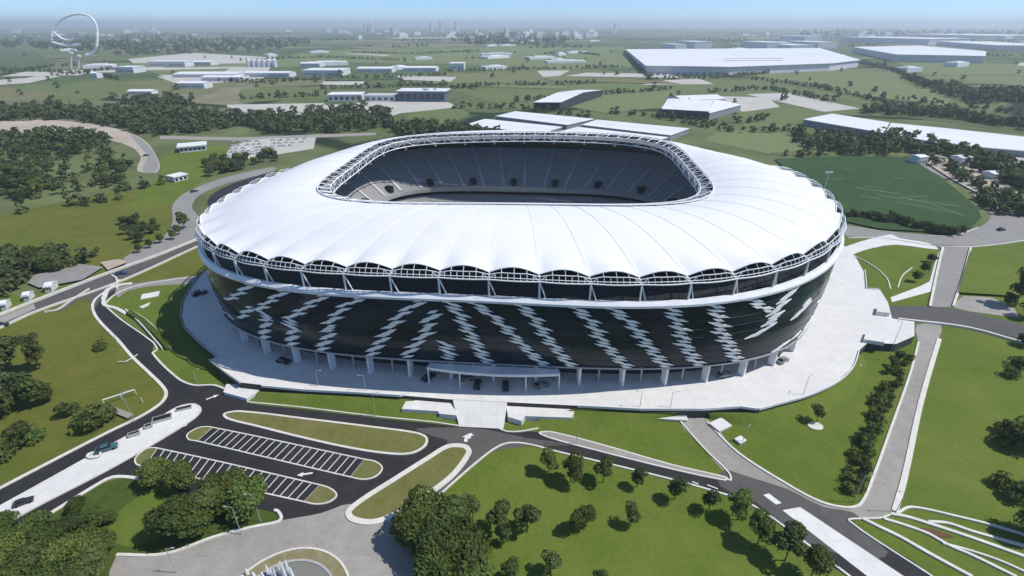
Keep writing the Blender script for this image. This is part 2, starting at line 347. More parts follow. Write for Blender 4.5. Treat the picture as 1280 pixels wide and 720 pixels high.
# kerbs along the roads
kerb([(150, 350), (137, 361), (120, 374), (116, 385), (123, 400), (148, 426), (165, 446), (187, 467), (204, 484), (208, 493), (202, 504), (178, 520), (133, 542), (67, 576), (0, 611), (-40, 632)], .85)
kerb([(-80, 722), (0, 681), (67, 640), (129, 602), (142, 597), (160, 597), (180, 600)], .8)
kerb([(130, 381), (142, 392), (153, 401), (191, 428), (197, 437)], .45)
kerb([(246, 346), (190, 354), (160, 361), (142, 370), (131, 381)], .5)
kerb([(196, 438), (191, 442), (222, 473), (242, 482), (267, 482), (282, 487)], .55)
kerb([(309, 503), (380, 510), (469, 521), (540, 528), (574, 533)], .35)
kerb([(505, 657), (536, 631), (600, 575), (629, 556), (655, 555), (700, 566), (800, 590), (880, 611), (940, 632), (1005, 678), (1063, 722)], .45)
kerb([(625, 537), (634, 540), (650, 540), (673, 536)], .4)
kerb([(880, 594), (905, 598), (913, 601), (911, 592), (880, 561), (850, 527)], .4)
kerb([(884, 528), (922, 566), (984, 606), (1026, 628), (1059, 635), (1076, 630), (1092, 595), (1113, 537), (1138, 466), (1148, 428)], .55)
kerb([(1174, 424), (1151, 503), (1130, 599), (1118, 640)], 1.2)
kerb([(1166, 722), (1061, 652), (1076, 649), (1101, 648), (1117, 642)], .35)
kerb([(146, 694), (207, 693), (267, 672), (313, 660), (347, 653), (352, 648), (348, 640), (343, 638)], .6)
for pts, wd in (([(1121, 643), (1136, 635), (1160, 638), (1190, 645), (1235, 656), (1290, 672)], .5), ([(1113, 643), (1134, 647), (1160, 655), (1200, 668), (1240, 682), (1290, 700)], .7),
                ([(1104, 649), (1130, 657), (1160, 668), (1185, 682), (1215, 695), (1270, 722)], .6), ([(1178, 680), (1215, 690), (1250, 702), (1290, 720)], .45), ([(1160, 653), (1185, 655), (1215, 665), (1290, 686)], .6),
                ([(1078, 649), (1100, 660), (1125, 672), (1160, 692), (1215, 722)], .7)):
    kerb(pts, wd, .25)
sheet('path', [(1150, 660), (1166, 662), (1185, 668), (1192, 672), (1175, 672), (1160, 667)], M['brick'], sm=False)
# highway edges: raised parapets
kerb([(-60, 419), (0, 395), (40, 379), (131, 344), (200, 319), (250, 299)], .9, .8, name='kerb')
kerb([(-60, 436), (0, 411), (44, 391), (150, 353), (247, 309)], .6, .6)
kerb([(56, 391), (72, 388), (90, 376), (112, 362)], .5, .5)
kerb([(140, 345), (146, 349), (147, 362)], .6, .5)
kerb([(130, 374), (136, 362), (150, 357), (165, 355)], 1.6, .3)
kerb([(130, 374), (131, 382), (145, 386), (158, 393)], 1.2, .3)
kerb([(1051, 282), (1108, 290), (1147, 294), (1190, 295), (1222, 285)], .5)
kerb([(1060, 298), (1105, 298), (1172, 308), (1215, 309), (1280, 301), (1330, 290)], .6)
kerb([(1178, 310), (1170, 345), (1162, 384)], .8, .5); kerb([(1213, 310), (1204, 345), (1191, 384)], .8, .5)
kerb([(1122, 400), (1210, 411), (1280, 430), (1400, 458)], .8, .6)
kerb([(1063, 318), (1090, 332), (1108, 348), (1113, 362)], .4)
kerb([(1122, 360), (1128, 345), (1140, 335)], .4)
# islands
island([(-40, 655), (0, 634), (67, 597), (133, 560), (191, 529), (222, 510), (242, 506), (251, 513), (242, 524), (191, 556), (133, 589), (44, 635), (0, 660), (-40, 682)], M['paving'], .5)
island([(281, 518), (300, 515), (380, 524), (469, 535), (520, 542), (533, 548), (531, 558), (515, 567), (490, 568), (440, 561), (380, 548), (320, 533), (285, 524)], M['dry_grass'], .6)
island([(436, 641), (442, 650), (469, 653), (500, 640), (560, 600), (586, 567), (581, 559), (560, 559), (536, 573), (490, 602), (451, 627)], M['dry_grass'], 1.3)
island([(674, 542), (690, 541), (760, 559), (840, 582), (908, 598), (905, 601), (830, 585), (750, 565), (690, 549)], M['road_pale'], .4)
# parking bays
def bays(TL, TR, BR, BL, n, lt, rt):
    TL, TR, BR, BL = [G(*p) for p in (TL, TR, BR, BL)]
    z = _z[0] + .006; _z[0] += .004
    b = MB()
    for i in range(n + 1):
        t = i / n; p = TL.lerp(TR, t); q = BL.lerp(BR, t)
        bb = line_strip([p, q], .22, z); b.add(bb.v, bb.f)
    tag(b.build('bay_marking', M['paint']), kind='structure')
    # kerb round the row, with a rounded grass nose at each end
    ring = [TL, TR] + [G(*p) for p in rt] + [BR, BL] + [G(*p) for p in lt]
    k = MB(); k.ribbon(smooth(ring, True, 4), .32, 0, z + .1, True); tag(k.build('kerb', M['kerb']), kind='structure')
    for e, pts in ((0, [TL, BL] + [G(*p) for p in lt]), (1, [TR] + [G(*p) for p in rt] + [BR])):
        sheet('traffic_island', pts, M['dry_grass'], sm=False, z=z + .05, world=True)
bays((266, 535), (456, 575), (438, 597), (246, 552), 21, [(236, 550), (235, 543), (250, 535)], [(470, 578), (478, 586), (470, 596), (455, 600)])
bays((197, 561), (400, 607), (380, 628), (181, 584), 21, [(171, 581), (170, 573), (183, 562)], [(414, 612), (421, 620), (412, 628), (396, 631)])
# painted arrows and dashes
def arrow(px, py, px2, py2, wd=.5):
    a = G(px, py); b_ = G(px2, py2); _z[0] += .004
    d = (b_ - a).normalized(); n = Vector((-d.y, d.x, 0)); L = (b_ - a).length
    P = [a - n*wd/2, a + d*L*.6 - n*wd/2, a + d*L*.6 - n*wd*1.4, b_, a + d*L*.6 + n*wd*1.4, a + d*L*.6 + n*wd/2, a + n*wd/2]
    sheet('road_marking', P, M['paint'], sm=False, z=_z[0] + .006, world=True)
arrow(258, 500, 274, 494); arrow(234, 532, 218, 537); arrow(391, 592, 371, 595); arrow(582, 553, 584, 544, .9); arrow(586, 549, 589, 542, .7)
for a in ((1003, 692, 1012, 700), (884, 607, 897, 612), (865, 603, 873, 606)):
    b = line_strip([G(a[0], a[1]), G(a[2], a[3])], .3, _z[0] + .008); tag(b.build('road_marking', M['paint']), kind='structure'); _z[0] += .003
# ------------------------------------------------------------------ the stadium
CX, CY, YAW = 1.94, 206.5, -0.079
NB = 56                                          # roof bays
PZ = 3.0                                         # podium level
cyw, syw = math.cos(YAW), math.sin(YAW)
def se(a, b, n, t):
    c, s = math.cos(t), math.sin(t)
    r = (abs(c / a) ** n + abs(s / b) ** n) ** (-1 / n)
    return r * c, r * s
def W(x, y, z=0): return Vector((CX + x * cyw - y * syw, CY + x * syw + y * cyw, z))
def P(abn, t, z=0):
    x, y = se(*abn, t); return W(x, y, z)
BASE = (103.7, 90.25, 3.43); RIM = (112.4, 96.6, 2.674); OPEN = (70.25, 54.3, 4.46)
def grow(abn, d, n=None): return (abn[0] + d, abn[1] + d, abn[2] if n is None else n)
def zr(t):
    C, S = math.cos, math.sin
    q = min(1.0, max(0.0, (S(t) + .02) / .7)); back = q * q * (3 - 2 * q)
    return -10.0 * back + 31.37 + 1.87*C(t) - .26*S(t) - .57*C(2*t) - 1.93*S(2*t)*.6 + 1.68*C(3*t) - .41*S(3*t) + .98*C(4*t)
def zi(t): return 42.9 + .96*math.cos(t) + .97*math.sin(t) - .67*math.cos(2*t)
# bay nodes: equal arc length along the rim
def arc_ts(abn, n, off=0.0):
    K = 2880; ts = [2*math.pi*i/K for i in range(K + 1)]; ps = [P(abn, t) for t in ts]
    cum = [0]
    for i in range(K): cum.append(cum[-1] + (ps[i+1] - ps[i]).length)
    L = cum[-1]; out = []
    j = 0
    for k in range(n + 1):
        s = L * k / n
        while j < K - 1 and cum[j+1] < s: j += 1
        out.append(ts[j] + (ts[j+1] - ts[j]) * (s - cum[j]) / max(cum[j+1] - cum[j], 1e-9))
    return out, L
SUB = 8
TS, RIML = arc_ts(RIM, NB * SUB)                 # fine samples; node i is TS[i*SUB]
def tn(i): return TS[(i % NB) * SUB]
def tb(i, u):
    k = (i % NB) * SUB + u * SUB; j = min(int(k), len(TS) - 2); return TS[j] + (TS[j+1] - TS[j]) * (k - j)

stadium = thing('stadium', 'large oval stadium with white membrane roof and dark glass facade crossed by white zigzags', 'stadium', (CX, CY, PZ))
def part(mb, name, m, parent=None, sm=False):
    o = mb.build(name, m, None, sm); par = parent or stadium
    o.parent = par; o.matrix_parent_inverse = Matrix.Translation(-Vector((CX, CY, PZ))) if par is stadium else Matrix.Identity(4)
    return o
NT = len(TS) - 1
def loft(rows, closed=True, flip=False):
    """rows: lists of points around the bowl"""
    b = MB(); n = len(rows[0]); vs = [p for r in rows for p in r]; fs = []
    for i in range(len(rows) - 1):
        for j in range(n if closed else n - 1):
            q = (i*n + j, i*n + (j+1) % n, (i+1)*n + (j+1) % n, (i+1)*n + j); fs.append(q[::-1] if flip else q)
    b.add(vs, fs); return b
TT = TS[:-1]

# roof membrane, scalloped in arches along its outer edge
ROOFE = grow(RIM, -2.2)
ARCH = 1.75
def ki(t):
    f = min(1, max(0, (math.sin(t) - .2) / .4)); return min(1, max(0, (math.sin(t) + .5) / .5)) * (1 - .75 * f * f * (3 - 2 * f))
def kb(t): return min(1, max(0, (math.sin(t) + .12) / .35))
def roof_edge_z(t): return zr(t) + 5.9
rows = []
NR = 12
for k in range(NR + 1):
    s = k / NR; r = []
    for j, t in enumerate(TT):
        u = (j % SUB) / SUB; a = math.sin(math.pi * u)
        po = P(grow(ROOFE, -7.0 * ki(t)), t); pi_ = P(OPEN, t)
        p = po.lerp(pi_, s)
        zo = roof_edge_z(t) + ARCH * a * (1 - .85 * min(1, max(0, (math.sin(t) + .12) / .35))) * max(0, 1 - s / .22) ** 2 + .13 * (a - .6) * (1 - .8 * s) * (1 - .8 * min(1, max(0, (math.sin(t) + .12) / .35)))
        z = zo + (zi(t) - roof_edge_z(t)) * s + (4.0 + 1.6 * max(0, math.sin(t))) * s * (1 - s) * 4 * .8
        # arches lean outwards at mid bay
        d = (po - Vector((CX, CY, 0))).normalized(); p = p + d * (.5 * a * max(0, 1 - s / .2) ** 2)
        p.z = z; r.append(p)
    rows.append(r)
roof_rows = rows
m = mat('roof_membrane', (.81, .812, .82), .5, .35, var=(.74, .745, .76), scale=[.02, .1])
part(loft(rows), 'roof_membrane', m, sm=True)
# seams along the valleys
seam_m = mat('roof_seam', (.74, .745, .76), .5, .3)
for i in range(NB):
    j = i * SUB; b = MB(); b.path([rows[k][j] + Vector((0, 0, .03)) for k in range(0, NR + 1)], .06, 4); part(b, 'roof_seam', seam_m)
# soffit and dark inner wall under the membrane
so = [[rows[k][j] - Vector((0, 0, 2.0 + 1.5 * k / NR)) for j in range(NT)] for k in range(1, NR + 1)]
part(loft(so, flip=True), 'roof_soffit', M['dark_steel'])
part(loft([[P(grow(RIM, -1.5), t, zr(t) - .8) for t in TT], [P(grow(RIM, -4.9 - 5.5 * ki(t)), t, zr(t) + 4.6) for j, t in enumerate(TT)]]), 'louvre_wall', M['dark'])
# ring beam: the broad white band round the top of the glass
cs = [(-.4, -1.5), (.5, -1.3), (.5, -.7), (-.25, .2), (-.95, .2), (-1.0, -.8)]
part(loft([[P(grow(RIM, d), t, zr(t) + z) for t in TT] for d, z in cs]), 'ring_beam', M['white_panel'])
# arch trusses, one a bay, with the V struts below each node
for i in range(NB):
    b = MB(); lo = []; up = []; ar = []; md = []
    n_ = 8
    for q in range(n_ + 1):
        u = q / n_; t = tb(i, u) if q < n_ else tb(i, 1.0) if i < NB - 1 else 2*math.pi
        a = math.sin(math.pi * u)
        rt = grow(ROOFE, -3.5 * ki(t)); rf_ = grow(ROOFE, -7.0 * ki(t)); fa = 1 - .85 * kb(t)
        lo.append(P(grow(rt, 1.7 + .4*a), t, zr(t) + 4.75))
        md.append(P(grow(rt, 1.5 + .4*a), t, zr(t) + 5.3 + .2*a))
        up.append(P(grow(rt, 1.1 + .4*a), t, zr(t) + 5.8 + .75 * min(1, a*1.5)))
        ar.append(P(grow(rf_, .05 + .5*a), t, zr(t) + 5.9 + (ARCH + .1) * a * fa + .05))
    b.path(lo, .19, 5); b.path(up, .13, 5); b.path(ar, .15, 5); b.path(md, .10, 4)
    for q in range(0, n_ + 1): b.tube(lo[q], up[q], .10 if q % n_ else .2, 4)
    for q in (2, 4, 6): b.tube(up[q], ar[q], .09, 4)
    b.tube(lo[0], up[1], .1, 4); b.tube(lo[n_], up[n_-1], .1, 4)
    part(b, 'arch_truss', M['white_steel'])
    t = tn(i); b = MB()
    top = P(grow(ROOFE, 1.7 - 3.5 * ki(t)), t, zr(t) + 4.75)
    t1 = tb(i, .13); b.tube(top, P(grow(RIM, -.6), t, zr(t) + .2), .26, 6)
    b.tube(top, P(grow(RIM, -.9), t1, zr(t1) + .2), .17, 6)
    b.tube(top, P(grow(ROOFE, -.2 - 7.0 * ki(t)), t, zr(t) + 5.95), .22, 6)
    part(b, 'v_strut', M['white_steel'])

# facade glass
GLB = grow(BASE, 1.0); GZ = 9.6
fm = bpy.data.materials.new('facade_glass'); fm.use_nodes = True; nt = fm.node_tree; bs = nt.nodes['Principled BSDF']
uvn = nt.nodes.new('ShaderNodeUVMap'); uvn.uv_map = 'UVMap'
br = nt.nodes.new('ShaderNodeTexBrick'); br.offset = .0; br.inputs['Scale'].default_value = 1; br.inputs['Mortar Size'].default_value = .03; br.inputs['Mortar Smooth'].default_value = .3
br.inputs['Brick Width'].default_value = 2.8; br.inputs['Row Height'].default_value = .9
br.inputs['Color1'].default_value = (.002, .006, .011, 1); br.inputs['Color2'].default_value = (.005, .017, .025, 1); br.inputs['Mortar'].default_value = (.016, .022, .025, 1)
nt.links.new(uvn.outputs[0], br.inputs['Vector'])
nz = nt.nodes.new('ShaderNodeTexNoise'); nz.inputs['Scale'].default_value = .09; nz.inputs['Detail'].default_value = 5; nt.links.new(uvn.outputs[0], nz.inputs['Vector'])
mr = nt.nodes.new('ShaderNodeMapRange'); mr.inputs['From Min'].default_value = .45; mr.inputs['From Max'].default_value = .75; nt.links.new(nz.outputs[0], mr.inputs['Value'])
mx = nt.nodes.new('ShaderNodeMix'); mx.data_type = 'RGBA'; mx.inputs[7].default_value = (.010, .038, .048, 1); nt.links.new(br.outputs['Color'], mx.inputs[6]); nt.links.new(mr.outputs[0], mx.inputs[0])
nt.links.new(mx.outputs[2], bs.inputs['Base Color']); bs.inputs['Roughness'].default_value = .18; bs.inputs['Specular IOR Level'].default_value = .22
def fac(t, v, off=0.0):
    """point on the facade: v 0 at the bottom, 1 under the ring beam; it flares outwards with height"""
    a = P(grow(GLB, off), t, GZ); c = P(grow(RIM, off - .25), t, zr(t) - 1.1)
    return a.lerp(c, v) + (a - Vector((CX, CY, GZ))).normalized() * (1.2 * 4 * v * (1 - v) * .5)
NV = 8
rows = [[fac(t, k / NV) for t in TT] for k in range(NV + 1)]
mb = loft(rows); me = mb.mesh('facade_glass', fm, True)
uv = me.uv_layers.new(name='UVMap')
hgt = 20.0
for p in me.polygons:
    for li, vi in zip(p.loop_indices, p.vertices):
        j = vi % NT; k = vi // NT
        uv.data[li].uv = (RIML * (j if not (j == 0 and max(x % NT for x in p.vertices) == NT - 1) else NT) / NT, k / NV * hgt)
fg = bpy.data.objects.new('facade_glass', me); COL.objects.link(fg); fg.parent = stadium; fg.matrix_parent_inverse = Matrix.Translation(-Vector((CX, CY, PZ)))
# horizontal blades on the glass
b = MB()
for k in range(1, 8):
    pts = [fac(t, k / 8, .1) for t in TT[::2]]
    for q in range(len(pts)):
        if True: b.tube(pts[q], pts[(q+1) % len(pts)], .045, 4, cap=False)
part(b, 'glass_transom', mat('transom_metal', (.035, .05, .052), .4, .4))
b = loft([[P(grow(GLB, d), t, GZ + z) for t in TT] for d, z in ((.1, 0), (.35, 0), (.35, -.45), (-12, -.45))])
part(b, 'facade_hem', M['concrete'])

# white zigzag bands over the glass (photo positions -> facade coordinates)
tg = np.linspace(math.pi * .95, math.pi * 2.05, 661); vg = np.linspace(0, 1, 41)
pts = np.array([[tuple(fac(t, v)) for v in vg] for t in tg])
xx, yy, zz = pts[..., 0], pts[..., 1], pts[..., 2] - CAM_H
cp, sp_ = math.cos(PITCH), math.sin(PITCH)
dd = yy * cp - zz * sp_; PX = 640 + FPX * xx / dd; PY = 360 - FPX * (yy * sp_ + zz * cp) / dd
def facade_at(px, py):
    e = (PX - px) ** 2 + (PY - py) ** 2; i, j = np.unravel_index(e.argmin(), e.shape); return float(tg[i]), float(vg[j])
ZZ = [[(273, 336), (281, 360), (294, 398)], [(313, 353), (300, 366), (286, 374)], [(316, 384), (306, 391), (303, 398)], [(356, 362), (340, 374), (325, 386), (335, 398), (327, 414)],
      [(406, 367), (384, 384), (362, 398), (368, 412), (362, 426)], [(452, 370), (432, 382), (412, 404), (414, 416), (401, 433)], [(527, 374), (502, 392), (482, 418), (463, 440)],
      [(546, 389), (536, 402), (534, 414), (506, 443)], [(557, 427), (562, 445)], [(560, 374), (576, 392), (582, 405), (592, 424), (606, 447)], [(592, 378), (622, 400), (646, 425), (678, 450)],
      [(650, 379), (670, 400), (680, 418), (712, 452)], [(718, 381), (738, 402), (752, 425), (783, 455)], [(764, 384), (790, 406), (806, 428), (830, 456)], [(838, 387), (850, 412), (854, 432), (872, 454)],
      [(892, 380), (896, 398), (900, 412), (908, 426), (922, 440)], [(936, 372), (952, 384), (962, 390)], [(992, 362), (970, 388), (962, 404), (944, 420)], [(1028, 350), (1010, 376), (996, 394), (972, 428)], [(1037, 344), (1026, 372), (1006, 408)]]
bands = []
for z in ZZ:
    q = [facade_at(*p) for p in z]
    q.sort(key=lambda a: -a[1])
    if q[0][1] > .85: q[0] = (q[0][0], .985)
    if q[-1][1] < .17: q[-1] = (q[-1][0], .03)
    bands.append(q)
bands.append([(a - .085, v) for a, v in bands[0]]); bands.append([(a - .16, v) for a, v in bands[0]]); bands.append([(a + .08, v) for a, v in bands[19]])
# unseen far side, in the same rhythm
t = .12 * math.pi
sgn = 1
while t < .93 * math.pi:
    bands.append([(t, .985), (t + sgn * .05, .5), (t + sgn * .075, .03)]); t += .115; sgn = -sgn if rnd.random() < .3 else sgn
zig_m = mat('zigzag_white', (.88, .885, .89), .5, .4)
for q in bands:
    b = MB(); v = q[0][1]; k = 0
    sg = 1 if q[-1][0] > q[0][0] else -1
    while v >= q[-1][1] - .01:
        for i in range(len(q) - 1):
            if q[i][1] >= v >= q[i+1][1] - .02:
                f = (q[i][1] - v) / max(q[i][1] - q[i+1][1], 1e-6); tc = q[i][0] + (q[i+1][0] - q[i][0]) * min(f, 1)
                sl = 1 if q[i+1][0] >= q[i][0] else -1
        L = (3.3 + 1.7 * ((k * 7) % 5) / 4) / 100.0; tc += (((k * 5) % 3) - 1) * .008
        dv = .030; hv = .018
        o6 = [(-sl, dv), (.28 * sl, hv - dv * .15), (sl, -dv), (-.28 * sl, dv * .15 - hv)]
        quad = [(tc + du * L * .5, max(.012, min(.99, v + dw * (1 if sl > 0 else 1)))) for du, dw in o6]
        o_ = [fac(a, c, .36) for a, c in quad]; i_ = [fac(a, c, .1) for a, c in quad]; n6 = 4
        b.add(o_ + i_, [(0, 1, 2, 3), (7, 6, 5, 4)] + [(j, 4 + j, 4 + (j+1) % 4, (j+1) % 4) for j in range(4)])
        v -= .048; k += 1
    part(b, 'zigzag_cladding', zig_m)

# concourse under the glass: columns, posts, inner wall
INN = grow(BASE, -5.0)
part(loft([[P(INN, t, PZ) for t in TT], [P(INN, t, GZ - .4) for t in TT]]), 'concourse_wall', mat('concourse_wall', (.012, .014, .016), .35, .4, var=(.04, .044, .048), scale=[.12, .5]))  # dark wall, blackened further for the shade under the overhang
CT, _ = arc_ts(BASE, NB)
for i in range(NB):
    t = CT[i]; p = P(grow(BASE, -.3), t); x = P(grow(BASE, 1), t) - P(grow(BASE, -1), t); rz = math.atan2(x.y, x.x)
    b = MB(); Mz = Matrix.Rotation(rz, 3, 'Z')
    prof = [(-1.0, PZ), (.9, PZ), (.9, GZ - .3), (-1.0, GZ - .3)]
    vs = [p + Mz @ Vector((u, s * .38, 0)) + Vector((0, 0, z)) for s in (-1, 1) for u, z in prof]
    b.add(vs, [(0, 1, 2, 3), (7, 6, 5, 4)] + [(j, 4 + j, 4 + (j+1) % 4, (j+1) % 4) for j in range(4)])
    part(b, 'column', M['white_panel'])
    t2 = (CT[i] + CT[i + 1]) / 2; q = P(grow(BASE, -1.2), t2, PZ); b = MB(); b.tube(q, q + Vector((0, 0, GZ - PZ - .4)), .33, 8)
    part(b, 'post', M['concrete'])
# entrance canopy over the front doors
b = MB(); c0 = []; c1 = []
tl = facade_at(536, 446)[0]; tr_ = facade_at(698, 452)[0]
n_ = 16
for k in range(n_ + 1):
    t = tl + (tr_ - tl) * k / n_; bow = 1 - (2 * k / n_ - 1) ** 2
    c0.append(P(grow(GLB, .6), t)); c1.append(P(grow(GLB, 2.6 + 1.6 * bow), t))
poly = c0 + c1[::-1]
b.prism(poly, 8.2, 9.0); can = part(b, 'entrance_canopy', M['white_panel'])
for k in (0, 4, 12, 16):
    b = MB(); q = c1[k] + (c0[k] - c1[k]).normalized() * .6; b.tube((q.x, q.y, PZ), (q.x, q.y, 8.2), .2, 8); part(b, 'canopy_post', M['white_panel'])

# inner ring truss round the roof opening
def ring(off, dz): return [P(grow(OPEN, off), t, zi(t) + dz) for t in TR_]
NRT = 84
TR_, _ = arc_ts(OPEN, NRT); TR_ = TR_[:-1]
A_, B_, C_, D_ = ring(.1, .5), ring(-3.6, -.6), ring(-.3, -2.6), ring(-4.0, -3.4)
b = MB()
for rr, r in ((A_, .22), (B_, .24), (C_, .16), (D_, .24)): b.path(rr, r, 5, True)
part(b, 'ring_chord', M['white_steel'])
b = MB()
for i in range(NRT):
    j = (i + 1) % NRT
    b.tube(A_[i], B_[i], .15, 4); b.tube(C_[i], D_[i], .11, 4); b.tube(B_[i], D_[i], .16, 4); b.tube(A_[i], C_[i], .11, 4)
    b.tube(*((B_[i], D_[j]) if i % 2 else (D_[i], B_[j])), .10, 4)
    b.tube(*((A_[i], B_[j]) if i % 2 else (B_[i], A_[j])), .08, 4)
part(b, 'ring_bracing', M['white_steel'])
part(loft([[q for q in ring(-.6, -1.3)], [q for q in ring(-3.4, -2.2)]]), 'ring_gutter', mat('ring_gutter', (.20, .21, .23), .6, .3))
b = MB()
for i in range(0, NRT, 3):
    q = D_[i]; b.box((q.x, q.y, q.z - .8), (1.2, .6, .7), TR_[i])
part(b, 'floodlight_bank', M['concrete'])

# seating bowl
part(loft([[P((53, 38, 4.0), t, PZ + .25) for t in TT], [P((.5, .4, 2.2), t, PZ + .25) for t in TT]]), 'pitch', mat('mown_pitch', (.05, .10, .025), .9, .1, var=(.06, .12, .03), scale=.2))
def tier(a0, z0, a1, z1, n):
    rows = []
    for k in range(n):
        f0 = k / n; f1 = (k + 1) / n
        q = lambda f: tuple(a0[i] + (a1[i] - a0[i]) * f for i in range(3))
        rows.append([P(q(f0), t, z0 + (z1 - z0) * f0) for t in TT]); rows.append([P(q(f0), t, z0 + (z1 - z0) * f1) for t in TT])
        if k == n - 1: rows.append([P(q(f1), t, z0 + (z1 - z0) * f1) for t in TT])
    return rows
L0, L1 = (55, 40, 4.0), (72, 56, 3.8); U0, U1 = (69.5, 53.5, 3.8), (93, 79, 2.9)
part(loft([r for r in tier(L0, 4.2, L1, 12.5, 16)]), 'lower_tier', M['seat'])
part(loft([[P(L0, t, PZ) for t in TT], [P(L0, t, 4.2) for t in TT]]), 'pitch_wall', M['concrete'])
part(loft([r for r in tier(U0, 16.5, U1, 32.0, 26)]), 'upper_tier', M['seat'])
part(loft([[P(grow(U0, .0), t, 14.6) for t in TT], [P(grow(U0, -.1), t, 16.4) for t in TT], [P(grow(U0, .3), t, 16.9) for t in TT]]), 'tier_fascia', M['concrete'])
part(loft([[P(L1, t, 12.5) for t in TT], [P(L1, t, 14.6) for t in TT], [P(grow(U0, .0), t, 14.6) for t in TT]]), 'box_level', M['dark'])
part(loft([[P(U1, t, 32.0) for t in TT], [P(U1, t, 32.2 + .25 * (zr(t) - 20)) for t in TT]]), 'rear_wall', M['dark'])
AT, _ = arc_ts((85, 69, 3.5), 40)
for i in range(40):
    t = AT[i]; b = MB(); n = 13
    for k in range(n):
        f = .02 + .96 * k / n; f2 = .02 + .96 * (k + 1) / n
        q = lambda f: P(tuple(U0[j] + (U1[j] - U0[j]) * f for j in range(3)), t, 16.5 + 15.5 * f + .75)
        a = q(f); c = q(f2); d = P(grow(U0, 0), t + .01) - P(grow(U0, 0), t - .01); d.normalize()
        b.quad(a - d * .75, a + d * .75, c + d * .75, c - d * .75)
    part(b, 'stair_aisle', M['aisle'])
    if i % 2 == 0:
        tm = (AT[i] + AT[i + 1]) / 2; f = .1; c = P(tuple(U0[j] + (U1[j] - U0[j]) * f for j in range(3)), tm, 19.0)
        x = P(grow(U0, 1), tm) - P(U0, tm); b = MB(); b.box(c, (3.6, 2.6, 3.0), math.atan2(x.y, x.x)); part(b, 'vomitory', M['dark'])  # solid dark box; its colour stands for the shade inside the opening

# ------------------------------------------------------------------ podium, stairs, terraces
def poly_slab(name, px, z0, z1, m, sm=True, sub=4, kind='structure', zpx=None, side=None):
    pts = [G(p[0], p[1], z1 if zpx is None else zpx) for p in px]
    if sm: pts = smooth(pts, True, sub)
    bm = bmesh.new(); vs = [bm.verts.new((p.x, p.y, z1)) for p in pts]; f = bm.faces.new(vs); f.normal_update()
    if f.normal.z < 0: f.normal_flip(); vs = vs[::-1]
    lo = [bm.verts.new((v.co.x, v.co.y, z0)) for v in vs]
    for i in range(len(vs)):
        j = (i + 1) % len(vs); bm.faces.new((vs[j], vs[i], lo[i], lo[j])).material_index = 1 if side else 0
    bmesh.ops.triangulate(bm, faces=[f])
    me = bpy.data.meshes.new(name); bm.to_mesh(me); bm.free(); me.materials.append(m)
    if side: me.materials.append(side)
    o = bpy.data.objects.new(name, me); COL.objects.link(o); return tag(o, kind=kind)
plaza_px = [(258, 335), (240, 358), (230, 376), (227, 395), (231, 408), (242, 420), (258, 434), (272, 445), (262, 450), (281, 465), (300, 478), (380, 487), (440, 490), (500, 494), (560, 499), (640, 503), (720, 507), (800, 511), (880, 511), (925, 508), (947, 511), (975, 504), (1010, 494), (1045, 478), (1066, 459), (1075, 437),
  (1085, 428), (1120, 430), (1143, 420), (1143, 402), (1115, 398), (1110, 378), (1100, 362), (1082, 360), (1080, 340), (1070, 322), (1056, 308), (1040, 285), (950, 240), (640, 225), (400, 232), (300, 262)]
poly_slab('plaza', plaza_px, 0, PZ, M['paving'], sm=False, side=mat('recess_shade_side', (.06, .06, .06), .8, .2))  # sides coloured dark to stand for the shade of a recess
# front stairs, terraces and parapets of the podium
def ramp(name, a, b, c, d, m, steps=12):
    """stairs from edge a-b (top, at PZ) down to c-d (ground)"""
    mb = MB()
    for k in range(steps):
        f0, f1 = k / steps, (k + 1) / steps
        z = PZ * (1 - f1) + .03
        p = [a.lerp(d, f0), b.lerp(c, f0), b.lerp(c, f1), a.lerp(d, f1)]
        mb.prism([(q.x, q.y) for q in p][::-1], 0, max(z, .05))
    return part(mb, name, m)
def wpart(name, mb, m, kind='structure'): return tag(mb.build(name, m), kind=kind)
A = [G(566, 499, PZ), G(634, 502, PZ), G(629, 536, 0.1), G(574, 533, .1)]
st = MB(); lo = [Vector((q.x, q.y, 0)) for q in A]; A[2].z = A[3].z = .12; A[0].z = A[1].z = PZ - .02
st.add(A + lo, [(3, 2, 1, 0), (4, 5, 6, 7), (0, 1, 5, 4), (1, 2, 6, 5), (2, 3, 7, 6), (3, 0, 4, 7)])
for k in range(1, 15):
    f = k / 15; a = A[0].lerp(A[3], f); c = A[1].lerp(A[2], f); st.tube(a + Vector((0, 0, .0)), c, .025, 4)
tag(st.build('front_steps', M['paving']), 'wide white flight of steps from the plaza down to the road', 'steps')
poly_slab('terrace', [(513, 492), (502, 511), (548, 514), (549, 517), (570, 519), (574, 500)], 0, 1.75, M['paving'], sm=False)
poly_slab('terrace', [(632, 500), (635, 521), (652, 526), (656, 520), (716, 522), (720, 505)], 0, 1.7, M['paving'], sm=False)
poly_slab('terrace', [(283, 480), (279, 490), (308, 498), (322, 490), (330, 480)], 0, 1.1, M['paving'], sm=False)
def wall_line(px, z0, z1, th=.25, sm=False, lab=None, name='parapet', m=None, z=PZ):
    pts = [G(p[0], p[1], z) for p in px]
    if sm: pts = smooth(pts, False, 4)
    b = MB(); b.ribbon(pts, th, z0, z1); o = b.build(name, m or M['white_panel'])
    return tag(o, lab, 'wall') if lab else tag(o, kind='structure')
wall_line([(327, 483), (380, 488), (440, 491), (500, 495), (512, 492)], PZ - .25, PZ + .45, lab='low white parapet along the plaza edge left of the front steps')
wall_line([(722, 508), (800, 512), (880, 512), (925, 509), (947, 512)], PZ - .25, PZ + .45, lab='low white parapet along the plaza edge right of the front steps')
